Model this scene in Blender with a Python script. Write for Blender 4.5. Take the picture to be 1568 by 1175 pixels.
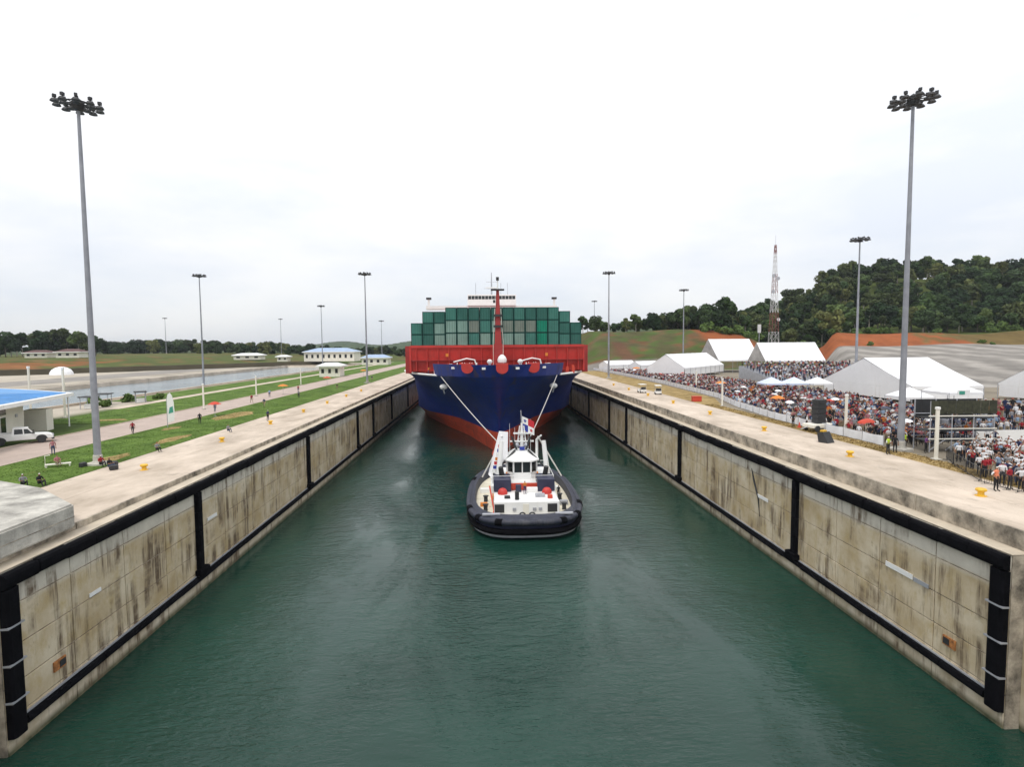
import bpy, bmesh, math, random
import numpy as np
from mathutils import Vector, Matrix
R = math.radians
random.seed(7); np.random.seed(7)
S = bpy.context.scene
for o in list(bpy.data.objects): bpy.data.objects.remove(o)
COL = S.collection

# ------------------------------------------------------------------ camera
CAM = Vector((-1.65, 0.0, 21.93)); YAW, PITCH, ROLL = -0.0477, 0.0650, -0.008
cd = bpy.data.cameras.new('camera'); cam = bpy.data.objects.new('camera', cd); COL.objects.link(cam)
cd.sensor_width = 36.0; cd.lens = 36.0*870/1568; cd.clip_start = 0.3; cd.clip_end = 12000
fw = Vector((-math.sin(YAW)*math.cos(PITCH), math.cos(YAW)*math.cos(PITCH), -math.sin(PITCH)))
rt = Vector((math.cos(YAW), math.sin(YAW), 0)); up = rt.cross(fw)
r2 = math.cos(ROLL)*rt + math.sin(ROLL)*up; u2 = -math.sin(ROLL)*rt + math.cos(ROLL)*up
m = Matrix((r2, u2, -fw)).transposed().to_4x4(); m.translation = CAM
cam.matrix_world = m; S.camera = cam

# ------------------------------------------------------------------ world: bright overcast
SUN_EL, SUN_AZ = 62.0, 200.0      # azimuth clockwise from +y (sun high, behind the camera)
w = bpy.data.worlds.new('World'); S.world = w; w.use_nodes = True
nt = w.node_tree; nt.nodes.clear()
def nd(t, kind, **kw):
    n = t.nodes.new(kind)
    for k, v in kw.items(): setattr(n, k, v)
    return n
out = nd(nt, 'ShaderNodeOutputWorld'); bg = nd(nt, 'ShaderNodeBackground'); bg.inputs[1].default_value = 0.12
sky = nd(nt, 'ShaderNodeTexSky', sky_type='NISHITA', sun_disc=False, sun_elevation=R(SUN_EL), sun_rotation=R(SUN_AZ))
sky.air_density = 1.0; sky.dust_density = 1.5
tc = nd(nt, 'ShaderNodeTexCoord'); mp = nd(nt, 'ShaderNodeMapping'); mp.inputs['Scale'].default_value = (1.0, 1.0, 3.2)
nt.links.new(tc.outputs['Generated'], mp.inputs[0])
nz = nd(nt, 'ShaderNodeTexNoise'); nz.inputs['Scale'].default_value = 2.3; nz.inputs['Detail'].default_value = 6; nz.inputs['Roughness'].default_value = 0.55
nt.links.new(mp.outputs[0], nz.inputs['Vector'])
cr = nd(nt, 'ShaderNodeValToRGB')       # cloud sheet: soft grey to white billows
cr.color_ramp.elements[0].position = 0.36; cr.color_ramp.elements[0].color = (0.82, 0.865, 0.945, 1)
cr.color_ramp.elements[1].position = 0.60; cr.color_ramp.elements[1].color = (1.0, 1.0, 1.01, 1)
nt.links.new(nz.outputs['Fac'], cr.inputs[0])
sx = nd(nt, 'ShaderNodeSeparateXYZ'); nt.links.new(tc.outputs['Generated'], sx.inputs[0])
el = nd(nt, 'ShaderNodeMapRange'); el.inputs[1].default_value = 0.0; el.inputs[2].default_value = 0.55; el.inputs[3].default_value = 0.86; el.inputs[4].default_value = 1.16
nt.links.new(sx.outputs[2], el.inputs[0])
vm = nd(nt, 'ShaderNodeVectorMath', operation='SCALE'); nt.links.new(cr.outputs[0], vm.inputs[0])
k = nd(nt, 'ShaderNodeMath', operation='MULTIPLY'); k.inputs[1].default_value = 8.2
nt.links.new(el.outputs[0], k.inputs[0]); nt.links.new(k.outputs[0], vm.inputs['Scale'])
thin = nd(nt, 'ShaderNodeMapRange'); thin.inputs[1].default_value = 0.0; thin.inputs[2].default_value = 0.22; thin.inputs[3].default_value = 0.80; thin.inputs[4].default_value = 0.97
nt.links.new(sx.outputs[2], thin.inputs[0])   # cloud cover thins towards the horizon
mix = nd(nt, 'ShaderNodeMix', data_type='RGBA')
nt.links.new(thin.outputs[0], mix.inputs[0]); nt.links.new(sky.outputs[0], mix.inputs[6]); nt.links.new(vm.outputs[0], mix.inputs[7])
nt.links.new(mix.outputs[2], bg.inputs[0]); nt.links.new(bg.outputs[0], out.inputs[0])
# sun through cloud
sl = bpy.data.lights.new('sun', 'SUN'); sl.energy = 1.5; sl.angle = R(14); sl.color = (1.0, 0.96, 0.9)
so = bpy.data.objects.new('sun', sl); COL.objects.link(so)
sd = Vector((math.sin(R(SUN_AZ))*math.cos(R(SUN_EL)), math.cos(R(SUN_AZ))*math.cos(R(SUN_EL)), math.sin(R(SUN_EL))))
so.rotation_euler = sd.to_track_quat('Z', 'Y').to_euler()
S.view_settings.view_transform = 'Standard'; S.view_settings.look = 'None'
S.view_settings.exposure = 0.22; S.view_settings.gamma = 1.0; S.view_settings.use_curve_mapping = False

# ------------------------------------------------------------------ materials
MATS = {}
def mat(name, col, rough=0.7, var=0.18, scale=0.6, metal=0.0, bump=0.0, bscale=8.0, spec=0.5, stretch=(1, 1, 1), col2=None, attr=None, rust=None, rlo=0.54, rscale=0.9, objrand=False, plates=False):
    """procedural Principled: colour wanders between two tones with world-space noise at two scales"""
    if name in MATS: return MATS[name]
    M = bpy.data.materials.new(name); M.use_nodes = True; t = M.node_tree; b = t.nodes['Principled BSDF']
    b.inputs['Roughness'].default_value = rough; b.inputs['Metallic'].default_value = metal
    b.inputs['Specular IOR Level'].default_value = spec
    g = nd(t, 'ShaderNodeNewGeometry'); mpn = nd(t, 'ShaderNodeMapping'); mpn.inputs['Scale'].default_value = stretch
    t.links.new(g.outputs['Position'], mpn.inputs[0])
    n = nd(t, 'ShaderNodeTexNoise'); n.inputs['Scale'].default_value = scale; n.inputs['Detail'].default_value = 8; n.inputs['Roughness'].default_value = 0.65
    t.links.new(mpn.outputs[0], n.inputs['Vector'])
    r = nd(t, 'ShaderNodeValToRGB'); a = Vector(col); c2 = Vector(col2) if col2 else a
    r.color_ramp.elements[0].position = 0.3; r.color_ramp.elements[1].position = 0.7
    r.color_ramp.elements[0].color = (*[min(1, v*(1-var)) for v in a], 1); r.color_ramp.elements[1].color = (*[min(1, v*(1+var)) for v in c2], 1)
    t.links.new(n.outputs['Fac'], r.inputs[0]); src = r.outputs[0]
    if attr:
        at = nd(t, 'ShaderNodeAttribute', attribute_name=attr)
        mx = nd(t, 'ShaderNodeMix', data_type='RGBA', blend_type='MULTIPLY'); mx.inputs[0].default_value = 1.0
        t.links.new(at.outputs['Color'], mx.inputs[6]); t.links.new(src, mx.inputs[7]); src = mx.outputs[2]
    if objrand:          # every tree its own tone
        oi = nd(t, 'ShaderNodeObjectInfo'); hv = nd(t, 'ShaderNodeHueSaturation')
        m1 = nd(t, 'ShaderNodeMapRange'); m1.inputs[3].default_value = 0.55; m1.inputs[4].default_value = 1.75; t.links.new(oi.outputs['Random'], m1.inputs[0])
        m2 = nd(t, 'ShaderNodeMapRange'); m2.inputs[3].default_value = 0.53; m2.inputs[4].default_value = 0.47; t.links.new(oi.outputs['Random'], m2.inputs[0])
        t.links.new(m1.outputs[0], hv.inputs['Value']); t.links.new(m2.outputs[0], hv.inputs['Hue']); t.links.new(src, hv.inputs['Color']); src = hv.outputs[0]
    if plates:           # welded plate seams
        sq = nd(t, 'ShaderNodeSeparateXYZ'); t.links.new(g.outputs['Position'], sq.inputs[0])
        ab_ = nd(t, 'ShaderNodeMath', operation='ABSOLUTE'); t.links.new(sq.outputs[0], ab_.inputs[0])
        ay = nd(t, 'ShaderNodeMath', operation='ADD'); t.links.new(ab_.outputs[0], ay.inputs[0]); t.links.new(sq.outputs[1], ay.inputs[1])
        cq = nd(t, 'ShaderNodeCombineXYZ'); t.links.new(ay.outputs[0], cq.inputs[0]); t.links.new(sq.outputs[2], cq.inputs[1])
        bk_ = nd(t, 'ShaderNodeTexBrick'); bk_.inputs['Scale'].default_value = 1.0; bk_.inputs['Brick Width'].default_value = 7.5; bk_.inputs['Row Height'].default_value = 2.3; bk_.inputs['Mortar Size'].default_value = 0.05; bk_.inputs['Mortar Smooth'].default_value = 0.4
        bk_.inputs['Color1'].default_value = (1, 1, 1, 1); bk_.inputs['Color2'].default_value = (0.84, 0.86, 0.9, 1); bk_.inputs['Mortar'].default_value = (0.55, 0.58, 0.66, 1); t.links.new(cq.outputs[0], bk_.inputs['Vector'])
        mp_ = nd(t, 'ShaderNodeMix', data_type='RGBA', blend_type='MULTIPLY'); mp_.inputs[0].default_value = 1.0; t.links.new(src, mp_.inputs[6]); t.links.new(bk_.outputs[0], mp_.inputs[7]); src = mp_.outputs[2]
    if rust:             # run-down streaks, scuffs and wear in patches
        fs_ = []
        for sc_, st_, lo in ((rscale, (1, 1, 0.10), rlo), (0.22, (1, 1, 1), 0.44), (rscale*2.6, (1, 1, 0.7), rlo+0.10)):
            mq = nd(t, 'ShaderNodeMapping'); mq.inputs['Scale'].default_value = st_; t.links.new(g.outputs['Position'], mq.inputs[0])
            nq = nd(t, 'ShaderNodeTexNoise'); nq.inputs['Scale'].default_value = sc_; nq.inputs['Detail'].default_value = 6; nq.inputs['Roughness'].default_value = 0.68; t.links.new(mq.outputs[0], nq.inputs['Vector'])
            rq = nd(t, 'ShaderNodeMapRange'); rq.inputs[1].default_value = lo; rq.inputs[2].default_value = lo+0.14; t.links.new(nq.outputs['Fac'], rq.inputs[0]); fs_.append(rq.outputs[0])
        ml = nd(t, 'ShaderNodeMath', operation='MULTIPLY'); t.links.new(fs_[0], ml.inputs[0]); t.links.new(fs_[1], ml.inputs[1])
        mxm = nd(t, 'ShaderNodeMath', operation='MAXIMUM'); t.links.new(ml.outputs[0], mxm.inputs[0]); t.links.new(fs_[2], mxm.inputs[1])
        mk = nd(t, 'ShaderNodeMath', operation='MULTIPLY'); mk.inputs[1].default_value = 0.8; t.links.new(mxm.outputs[0], mk.inputs[0])
        mr = nd(t, 'ShaderNodeMix', data_type='RGBA'); mr.inputs[7].default_value = (*rust, 1); t.links.new(mk.outputs[0], mr.inputs[0]); t.links.new(src, mr.inputs[6]); src = mr.outputs[2]
    t.links.new(src, b.inputs['Base Color'])
    if bump:
        n2 = nd(t, 'ShaderNodeTexNoise'); n2.inputs['Scale'].default_value = bscale; n2.inputs['Detail'].default_value = 6
        t.links.new(mpn.outputs[0], n2.inputs['Vector'])
        bp = nd(t, 'ShaderNodeBump'); bp.inputs['Strength'].default_value = bump; bp.inputs['Distance'].default_value = 0.1
        t.links.new(n2.outputs['Fac'], bp.inputs['Height']); t.links.new(bp.outputs[0], b.inputs['Normal'])
    M['nodes'] = 1; MATS[name] = M
    return M

def mat_wall():
    """stained lock concrete: tan body, paler top lift, run-down streaks, blotches, form-board relief"""
    M = bpy.data.materials.new('lock_concrete'); M.use_nodes = True; t = M.node_tree; b = t.nodes['Principled BSDF']
    b.inputs['Roughness'].default_value = 0.88; b.inputs['Specular IOR Level'].default_value = 0.25
    g = nd(t, 'ShaderNodeNewGeometry')
    def noise(sc, st, det=6, ro=0.6):
        mpn = nd(t, 'ShaderNodeMapping'); mpn.inputs['Scale'].default_value = st; t.links.new(g.outputs['Position'], mpn.inputs[0])
        n = nd(t, 'ShaderNodeTexNoise'); n.inputs['Scale'].default_value = sc; n.inputs['Detail'].default_value = det; n.inputs['Roughness'].default_value = ro
        t.links.new(mpn.outputs[0], n.inputs['Vector']); return n.outputs['Fac']
    def ramp(f, p0, p1, c0, c1):
        r = nd(t, 'ShaderNodeValToRGB'); r.color_ramp.elements[0].position = p0; r.color_ramp.elements[1].position = p1
        r.color_ramp.elements[0].color = (*c0, 1); r.color_ramp.elements[1].color = (*c1, 1); t.links.new(f, r.inputs[0]); return r.outputs[0]
    def mixc(f, a, c, mode='MIX'):
        mx = nd(t, 'ShaderNodeMix', data_type='RGBA', blend_type=mode)
        if isinstance(f, float): mx.inputs[0].default_value = f
        else: t.links.new(f, mx.inputs[0])
        for s_, v in ((6, a), (7, c)):
            if isinstance(v, tuple): mx.inputs[s_].default_value = (*v, 1)
            else: t.links.new(v, mx.inputs[s_])
        return mx.outputs[2]
    base = ramp(noise(0.35, (1, 1, 1)), 0.34, 0.66, (0.43, 0.335, 0.195), (0.62, 0.54, 0.40))
    yel = ramp(noise(0.9, (1, 1, 0.7)), 0.52, 0.72, (0, 0, 0), (0.75, 0.75, 0.75))
    c = mixc(yel, base, (0.42, 0.315, 0.14))
    sp = nd(t, 'ShaderNodeSeparateXYZ'); t.links.new(g.outputs['Position'], sp.inputs[0])
    topf = nd(t, 'ShaderNodeMapRange'); topf.inputs[1].default_value = 7.75; topf.inputs[2].default_value = 8.25; t.links.new(sp.outputs[2], topf.inputs[0])
    top = ramp(noise(0.7, (1, 1, 1)), 0.3, 0.7, (0.50, 0.465, 0.395), (0.63, 0.59, 0.50))
    c = mixc(topf.outputs[0], c, top)
    low = nd(t, 'ShaderNodeMapRange'); low.inputs[1].default_value = 1.5; low.inputs[2].default_value = 1.0; t.links.new(sp.outputs[2], low.inputs[0])
    c = mixc(low.outputs[0], c, ramp(noise(0.8, (1, 1, 1)), 0.3, 0.7, (0.42, 0.35, 0.235), (0.64, 0.57, 0.45)))
    alg = nd(t, 'ShaderNodeMapRange'); alg.inputs[1].default_value = 0.55; alg.inputs[2].default_value = 0.15; t.links.new(sp.outputs[2], alg.inputs[0])
    c = mixc(alg.outputs[0], c, ramp(noise(1.2, (1, 1, 1)), 0.35, 0.65, (0.05, 0.06, 0.03), (0.20, 0.18, 0.11)))
    st = ramp(noise(1.15, (1.0, 1.0, 0.09), 5, 0.7), 0.48, 0.62, (0, 0, 0), (1, 1, 1))
    brk = ramp(noise(0.28, (1, 1, 1.6)), 0.40, 0.56, (0, 0, 0), (1, 1, 1))
    f = nd(t, 'ShaderNodeMath', operation='MULTIPLY'); t.links.new(st, f.inputs[0]); t.links.new(brk, f.inputs[1])
    c = mixc(f.outputs[0], c, (0.13, 0.092, 0.058))
    bl = ramp(noise(2.2, (1, 1, 0.5), 8, 0.75), 0.60, 0.74, (0, 0, 0), (0.65, 0.65, 0.65))
    c = mixc(bl, c, (0.17, 0.14, 0.10))
    t.links.new(c, b.inputs['Base Color'])
    bp = nd(t, 'ShaderNodeBump'); bp.inputs['Strength'].default_value = 0.5; bp.inputs['Distance'].default_value = 0.06
    t.links.new(noise(3.0, (1, 1, 0.6), 8), bp.inputs['Height']); t.links.new(bp.outputs[0], b.inputs['Normal'])
    return M
def mat_water(name, col, patch=True):
    M = bpy.data.materials.new(name); M.use_nodes = True; t = M.node_tree; b = t.nodes['Principled BSDF']
    b.inputs['Roughness'].default_value = 0.04; b.inputs['IOR'].default_value = 1.33; b.inputs['Specular IOR Level'].default_value = 0.62
    g = nd(t, 'ShaderNodeNewGeometry')
    def noise(sc, st, det=4, ro=0.55, dist=0.0):
        mpn = nd(t, 'ShaderNodeMapping'); mpn.inputs['Scale'].default_value = st; t.links.new(g.outputs['Position'], mpn.inputs[0])
        n = nd(t, 'ShaderNodeTexNoise'); n.inputs['Scale'].default_value = sc; n.inputs['Detail'].default_value = det; n.inputs['Roughness'].default_value = ro; n.inputs['Distortion'].default_value = dist
        t.links.new(mpn.outputs[0], n.inputs['Vector']); return n.outputs['Fac']
    r = nd(t, 'ShaderNodeValToRGB'); r.color_ramp.elements[0].position = 0.35; r.color_ramp.elements[1].position = 0.65
    r.color_ramp.elements[0].color = (*[v*0.8 for v in col], 1); r.color_ramp.elements[1].color = (*[v*1.2 for v in col], 1)
    t.links.new(noise(0.06, (1, 1, 1)), r.inputs[0]); t.links.new(r.outputs[0], b.inputs['Base Color'])
    a1 = noise(0.75, (0.5, 1.3, 1), 4, 0.6, 0.5); a2 = noise(2.6, (0.6, 1.25, 1), 4, 0.6, 0.3)
    ad = nd(t, 'ShaderNodeMath', operation='MULTIPLY_ADD'); ad.inputs[1].default_value = 0.55; t.links.new(a2, ad.inputs[0]); t.links.new(a1, ad.inputs[2])
    pr = nd(t, 'ShaderNodeMapRange'); pr.inputs[1].default_value = 0.38; pr.inputs[2].default_value = 0.62; pr.inputs[3].default_value = 0.12; pr.inputs[4].default_value = 0.70
    t.links.new(noise(0.06, (1.4, 0.55, 1), 5, 0.6, 0.8), pr.inputs[0])
    bp = nd(t, 'ShaderNodeBump'); bp.inputs['Distance'].default_value = 0.36
    t.links.new(pr.outputs[0], bp.inputs['Strength']); t.links.new(ad.outputs[0], bp.inputs['Height']); t.links.new(bp.outputs[0], b.inputs['Normal'])
    return M
MW = mat_wall()
M_water = mat_water('green_water', (0.008, 0.040, 0.028))
M_basin = mat_water('pale_basin_water', (0.20, 0.27, 0.31))
M_conc = mat('deck_concrete', (0.46, 0.375, 0.285), 0.9, 0.22, 0.3, bump=0.15, stretch=(1, 0.45, 1), col2=(0.54, 0.455, 0.37), rust=(0.27, 0.225, 0.175), rlo=0.56, rscale=0.7)
M_conc2 = mat('grey_concrete', (0.27, 0.255, 0.225), 0.9, 0.35, 0.6, bump=0.35, col2=(0.46, 0.44, 0.39))
M_edge = mat('stained_edge_concrete', (0.17, 0.145, 0.11), 0.9, 0.6, 0.7, bump=0.4, col2=(0.38, 0.33, 0.26))
M_ledge = mat('ledge_concrete', (0.50, 0.43, 0.33), 0.9, 0.2, 0.5, bump=0.2)
M_rub = mat('black_rubber', (0.0045, 0.0045, 0.006), 0.85, 0.4, 1.2, bump=0.3, spec=0.06)
M_road = mat('pink_paving', (0.42, 0.335, 0.285), 0.9, 0.12, 0.3, bump=0.1, rust=(0.30, 0.24, 0.21), rlo=0.54, rscale=0.6)
M_grass = mat('lawn', (0.062, 0.118, 0.018), 0.95, 0.3, 0.30, bump=0.35, bscale=5, rust=(0.20, 0.15, 0.06), rlo=0.60, rscale=0.5, col2=(0.105, 0.165, 0.034), spec=0.1)
M_dry = mat('dry_grass', (0.25, 0.175, 0.06), 0.95, 0.4, 0.5, bump=0.8, bscale=5, col2=(0.33, 0.24, 0.11), spec=0.1)
M_white = mat('white_paint', (0.78, 0.78, 0.76), 0.5, 0.06, 0.8, rust=(0.50, 0.42, 0.32), rlo=0.60, rscale=1.6)
M_cream = mat('cream_paint', (0.74, 0.71, 0.62), 0.6, 0.08, 0.4, rust=(0.48, 0.42, 0.33), rlo=0.58, rscale=1.2)
M_fabric = mat('white_tent_fabric', (0.79, 0.79, 0.80), 0.6, 0.05, 0.3, rust=(0.62, 0.60, 0.56), rlo=0.56, rscale=0.8)
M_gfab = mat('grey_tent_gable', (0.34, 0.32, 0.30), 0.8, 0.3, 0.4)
M_galv = mat('galvanised_steel', (0.38, 0.39, 0.42), 0.45, 0.15, 1.0, metal=0.3)
M_mast = mat('mast_steel', (0.26, 0.27, 0.30), 0.5, 0.2, 0.8, metal=0.2)
M_dark = mat('dark_metal', (0.025, 0.026, 0.028), 0.6, 0.2, 1.0)
M_glass = mat('dark_glass', (0.012, 0.016, 0.018), 0.08, 0.1, 1.0)
M_yel = mat('yellow_paint', (0.72, 0.42, 0.03), 0.5, 0.18, 3.0)
M_rust = mat('rusty_steel', (0.22, 0.09, 0.03), 0.85, 0.5, 4.0, col2=(0.35, 0.14, 0.04))
M_blueroof = mat('blue_roof', (0.07, 0.26, 0.55), 0.5, 0.2, 0.3)
M_red = mat('red_paint', (0.47, 0.030, 0.022), 0.5, 0.15, 0.5, rust=(0.20, 0.035, 0.02))
M_dkred = mat('red_anchor_deck', (0.30, 0.022, 0.02), 0.55, 0.2, 0.5)
M_boot = mat('red_boot_topping', (0.66, 0.085, 0.035), 0.5, 0.25, 0.3, stretch=(1, 1, 2), rust=(0.16, 0.05, 0.03), plates=True)
M_hull = mat('blue_hull_paint', (0.006, 0.028, 0.20), 0.45, 0.18, 0.25, stretch=(1, 1, 0.3), rust=(0.045, 0.035, 0.05), rlo=0.50, plates=True)
M_navy = mat('navy_paint', (0.022, 0.026, 0.058), 0.5, 0.2, 0.7)
M_tugfend = mat('tug_rubber', (0.022, 0.025, 0.042), 0.6, 0.35, 1.3, bump=0.3, rust=(0.085, 0.085, 0.095), rlo=0.50, rscale=1.8)
M_deckcream = mat('cream_deck_paint', (0.68, 0.63, 0.50), 0.6, 0.12, 0.9, rust=(0.30, 0.22, 0.14), rlo=0.52, rscale=1.4)
M_orange = mat('orange_canvas', (0.62, 0.20, 0.025), 0.7, 0.1, 2.0)
M_redcanvas = mat('red_canvas', (0.52, 0.055, 0.025), 0.7, 0.1, 2.0)
M_bark = mat('bark', (0.10, 0.085, 0.065), 0.95, 0.3, 1.5)
M_pale = mat('pale_bark', (0.36, 0.33, 0.28), 0.95, 0.2, 1.5)
M_leaf = [mat('leaf_dark', (0.012, 0.026, 0.010), 0.8, 0.4, 0.12, objrand=True, spec=0.2, col2=(0.026, 0.050, 0.016)),
          mat('leaf_mid', (0.020, 0.042, 0.013), 0.8, 0.4, 0.12, objrand=True, spec=0.2, col2=(0.046, 0.078, 0.022)),
          mat('leaf_olive', (0.038, 0.054, 0.016), 0.8, 0.4, 0.12, objrand=True, spec=0.2, col2=(0.075, 0.092, 0.03))]
M_bush = mat('bush_leaf', (0.06, 0.11, 0.022), 0.8, 0.4, 0.3, spec=0.2, col2=(0.11, 0.17, 0.045))
M_person = mat('skin_and_clothes', (1, 1, 1), 0.75, 0.06, 3.0, attr='Col', spec=0.2)
M_ground = mat('open_ground', (0.92, 0.92, 0.92), 0.95, 0.35, 0.10, attr='Cover', bump=0.5, bscale=0.6, spec=0.1)
M_cloth = mat('white_barrier_cloth', (0.74, 0.76, 0.80), 0.7, 0.1, 1.2)
M_blueflag = mat('blue_flag', (0.02, 0.04, 0.28), 0.7, 0.1, 2)
M_redflag = mat('red_flag', (0.50, 0.02, 0.03), 0.7, 0.1, 2)
M_rope = mat('pale_rope', (0.50, 0.48, 0.44), 0.9, 0.15, 3)
M_green = mat('green_print', (0.05, 0.30, 0.22), 0.7, 0.1, 2)

# ------------------------------------------------------------------ mesh helpers
class MB:
    def __init__(s): s.v = []; s.f = []; s.m = []
    def add(s, vs, fs, mi=0):
        b = len(s.v); s.v += [tuple(v) for v in vs]; s.f += [tuple(i+b for i in f) for f in fs]; s.m += [mi]*len(fs); return s
    def box(s, x0, x1, y0, y1, z0, z1, mi=0, bev=0.0):
        if bev <= 0:
            return s.add([(x0,y0,z0),(x1,y0,z0),(x1,y1,z0),(x0,y1,z0),(x0,y0,z1),(x1,y0,z1),(x1,y1,z1),(x0,y1,z1)],
                         [(0,3,2,1),(4,5,6,7),(0,1,5,4),(1,2,6,5),(2,3,7,6),(3,0,4,7)], mi)
        b = bev; vs = []; fs = []
        for z, i in ((z0, b), (z0+b, 0), (z1-b, 0), (z1, b)):
            k = b if i == 0 else b*1.0
            X0, X1, Y0, Y1 = x0+i, x1-i, y0+i, y1-i; c = b*0.6
            vs += [(X0+c,Y0,z),(X1-c,Y0,z),(X1,Y0+c,z),(X1,Y1-c,z),(X1-c,Y1,z),(X0+c,Y1,z),(X0,Y1-c,z),(X0,Y0+c,z)]
        for l in range(3):
            for i in range(8): fs.append((l*8+i, l*8+(i+1)%8, l*8+8+(i+1)%8, l*8+8+i))
        fs += [tuple(range(7, -1, -1)), tuple(range(24, 32))]
        return s.add(vs, fs, mi)
    def prism(s, poly, z0, z1, mi=0):
        n = len(poly); vs = [(x, y, z0) for x, y in poly] + [(x, y, z1) for x, y in poly]
        return s.add(vs, [tuple(range(n-1, -1, -1)), tuple(range(n, 2*n))] + [(i, (i+1) % n, n+(i+1) % n, n+i) for i in range(n)], mi)
    def prismx(s, poly, x0, x1, mi=0):        # poly in (y,z), extruded along x
        n = len(poly); vs = [(x0, y, z) for y, z in poly] + [(x1, y, z) for y, z in poly]
        return s.add(vs, [tuple(range(n-1, -1, -1)), tuple(range(n, 2*n))] + [(i, (i+1) % n, n+(i+1) % n, n+i) for i in range(n)], mi)
    def prismy(s, poly, y0, y1, mi=0):        # poly in (x,z)
        n = len(poly); vs = [(x, y0, z) for x, z in poly] + [(x, y1, z) for x, z in poly]
        return s.add(vs, [tuple(range(n-1, -1, -1)), tuple(range(n, 2*n))] + [(i, (i+1) % n, n+(i+1) % n, n+i) for i in range(n)], mi)
    def tube(s, a, b, r0, r1=None, n=8, mi=0, caps=True):
        a = Vector(a); b = Vector(b); r1 = r0 if r1 is None else r1
        d = (b-a).normalized(); e = d.orthogonal().normalized(); f = d.cross(e); vs = []
        for p, r in ((a, r0), (b, r1)):
            for i in range(n): t = 2*math.pi*i/n; vs.append(p + r*(math.cos(t)*e + math.sin(t)*f))
        fs = [(i, (i+1) % n, n+(i+1) % n, n+i) for i in range(n)]
        if caps: fs += [tuple(range(n-1, -1, -1)), tuple(range(n, 2*n))]
        return s.add(vs, fs, mi)
    def path(s, pts, r, n=8, closed=False, mi=0):
        pts = [Vector(p) for p in pts]; N = len(pts); vs = []; fs = []
        for i, p in enumerate(pts):
            a = pts[(i-1) % N] if (closed or i > 0) else p; b = pts[(i+1) % N] if (closed or i < N-1) else p
            d = (b-a).normalized(); h = Vector((0, 0, 1)) if abs(d.z) < 0.95 else Vector((1, 0, 0))
            e = d.cross(h).normalized(); f = e.cross(d); rr = r[i] if isinstance(r, (list, tuple)) else r
            for k in range(n): t = 2*math.pi*k/n; vs.append(p + rr*(math.cos(t)*e + math.sin(t)*f))
        M = N if closed else N-1
        for i in range(M):
            j = (i+1) % N
            for k in range(n): fs.append((i*n+k, i*n+(k+1) % n, j*n+(k+1) % n, j*n+k))
        if not closed: fs += [tuple(range(n-1, -1, -1)), tuple(range((N-1)*n, N*n))]
        return s.add(vs, fs, mi)
    def lathe(s, prof, c=(0, 0, 0), n=14, mi=0):
        vs = []; fs = []; N = len(prof)
        for r, z in prof:
            for i in range(n): t = 2*math.pi*i/n; vs.append((c[0]+r*math.cos(t), c[1]+r*math.sin(t), c[2]+z))
        for l in range(N-1):
            for i in range(n): fs.append((l*n+i, l*n+(i+1) % n, (l+1)*n+(i+1) % n, (l+1)*n+i))
        fs += [tuple(range(n-1, -1, -1)), tuple(range((N-1)*n, N*n))]
        return s.add(vs, fs, mi)
    def ell(s, c, r, n=12, l=8, mi=0):
        return s.lathe([(max(1e-3, math.sin(math.pi*i/l)), -math.cos(math.pi*i/l)) for i in range(l+1)], (0, 0, 0), n, mi)._xf(c, r, n*(l+1))
    def _xf(s, c, r, cnt):
        for i in range(len(s.v)-cnt, len(s.v)): v = s.v[i]; s.v[i] = (c[0]+v[0]*r[0], c[1]+v[1]*r[1], c[2]+v[2]*r[2])
        return s
    def mesh(s, name, mats, smooth=False):
        me = bpy.data.meshes.new(name); me.from_pydata(s.v, [], s.f)
        for mm in (mats if isinstance(mats, (list, tuple)) else [mats]): me.materials.append(mm)
        if any(s.m): me.polygons.foreach_set('material_index', s.m)
        bm = bmesh.new(); bm.from_mesh(me); bmesh.ops.recalc_face_normals(bm, faces=bm.faces); bm.to_mesh(me); bm.free()
        if smooth:
            me.polygons.foreach_set('use_smooth', [True]*len(me.polygons))
            try: me.set_sharp_from_angle(angle=R(38))
            except Exception: pass
        return me
    def build(s, name, mats, parent=None, smooth=False):
        return link(name, s.mesh(name, mats, smooth), parent)
def link(name, me, parent=None, loc=None, rz=0):
    o = bpy.data.objects.new(name, me); COL.objects.link(o)
    if parent: o.parent = parent
    if loc: o.location = loc
    if rz: o.rotation_euler = (0, 0, rz)
    return o
def tag(o, label, cat, group=None):
    o['label'] = label; o['category'] = cat
    if group: o['group'] = group
    return o
def thing(name, label, cat, loc=(0, 0, 0), rz=0, group=None):
    o = bpy.data.objects.new(name, None); COL.objects.link(o); o.location = loc; o.rotation_euler = (0, 0, rz); o.empty_display_size = 0.3
    return tag(o, label, cat, group)
def struct(o, kind='structure'): o['kind'] = kind; return o
def copy_tree(o, parent=None):
    c = o.copy(); COL.objects.link(c)
    if parent: c.parent = parent
    for ch in o.children: copy_tree(ch, c)
    return c

ZL, ZR = 10.60, 11.30          # lock deck levels, left and right
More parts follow.
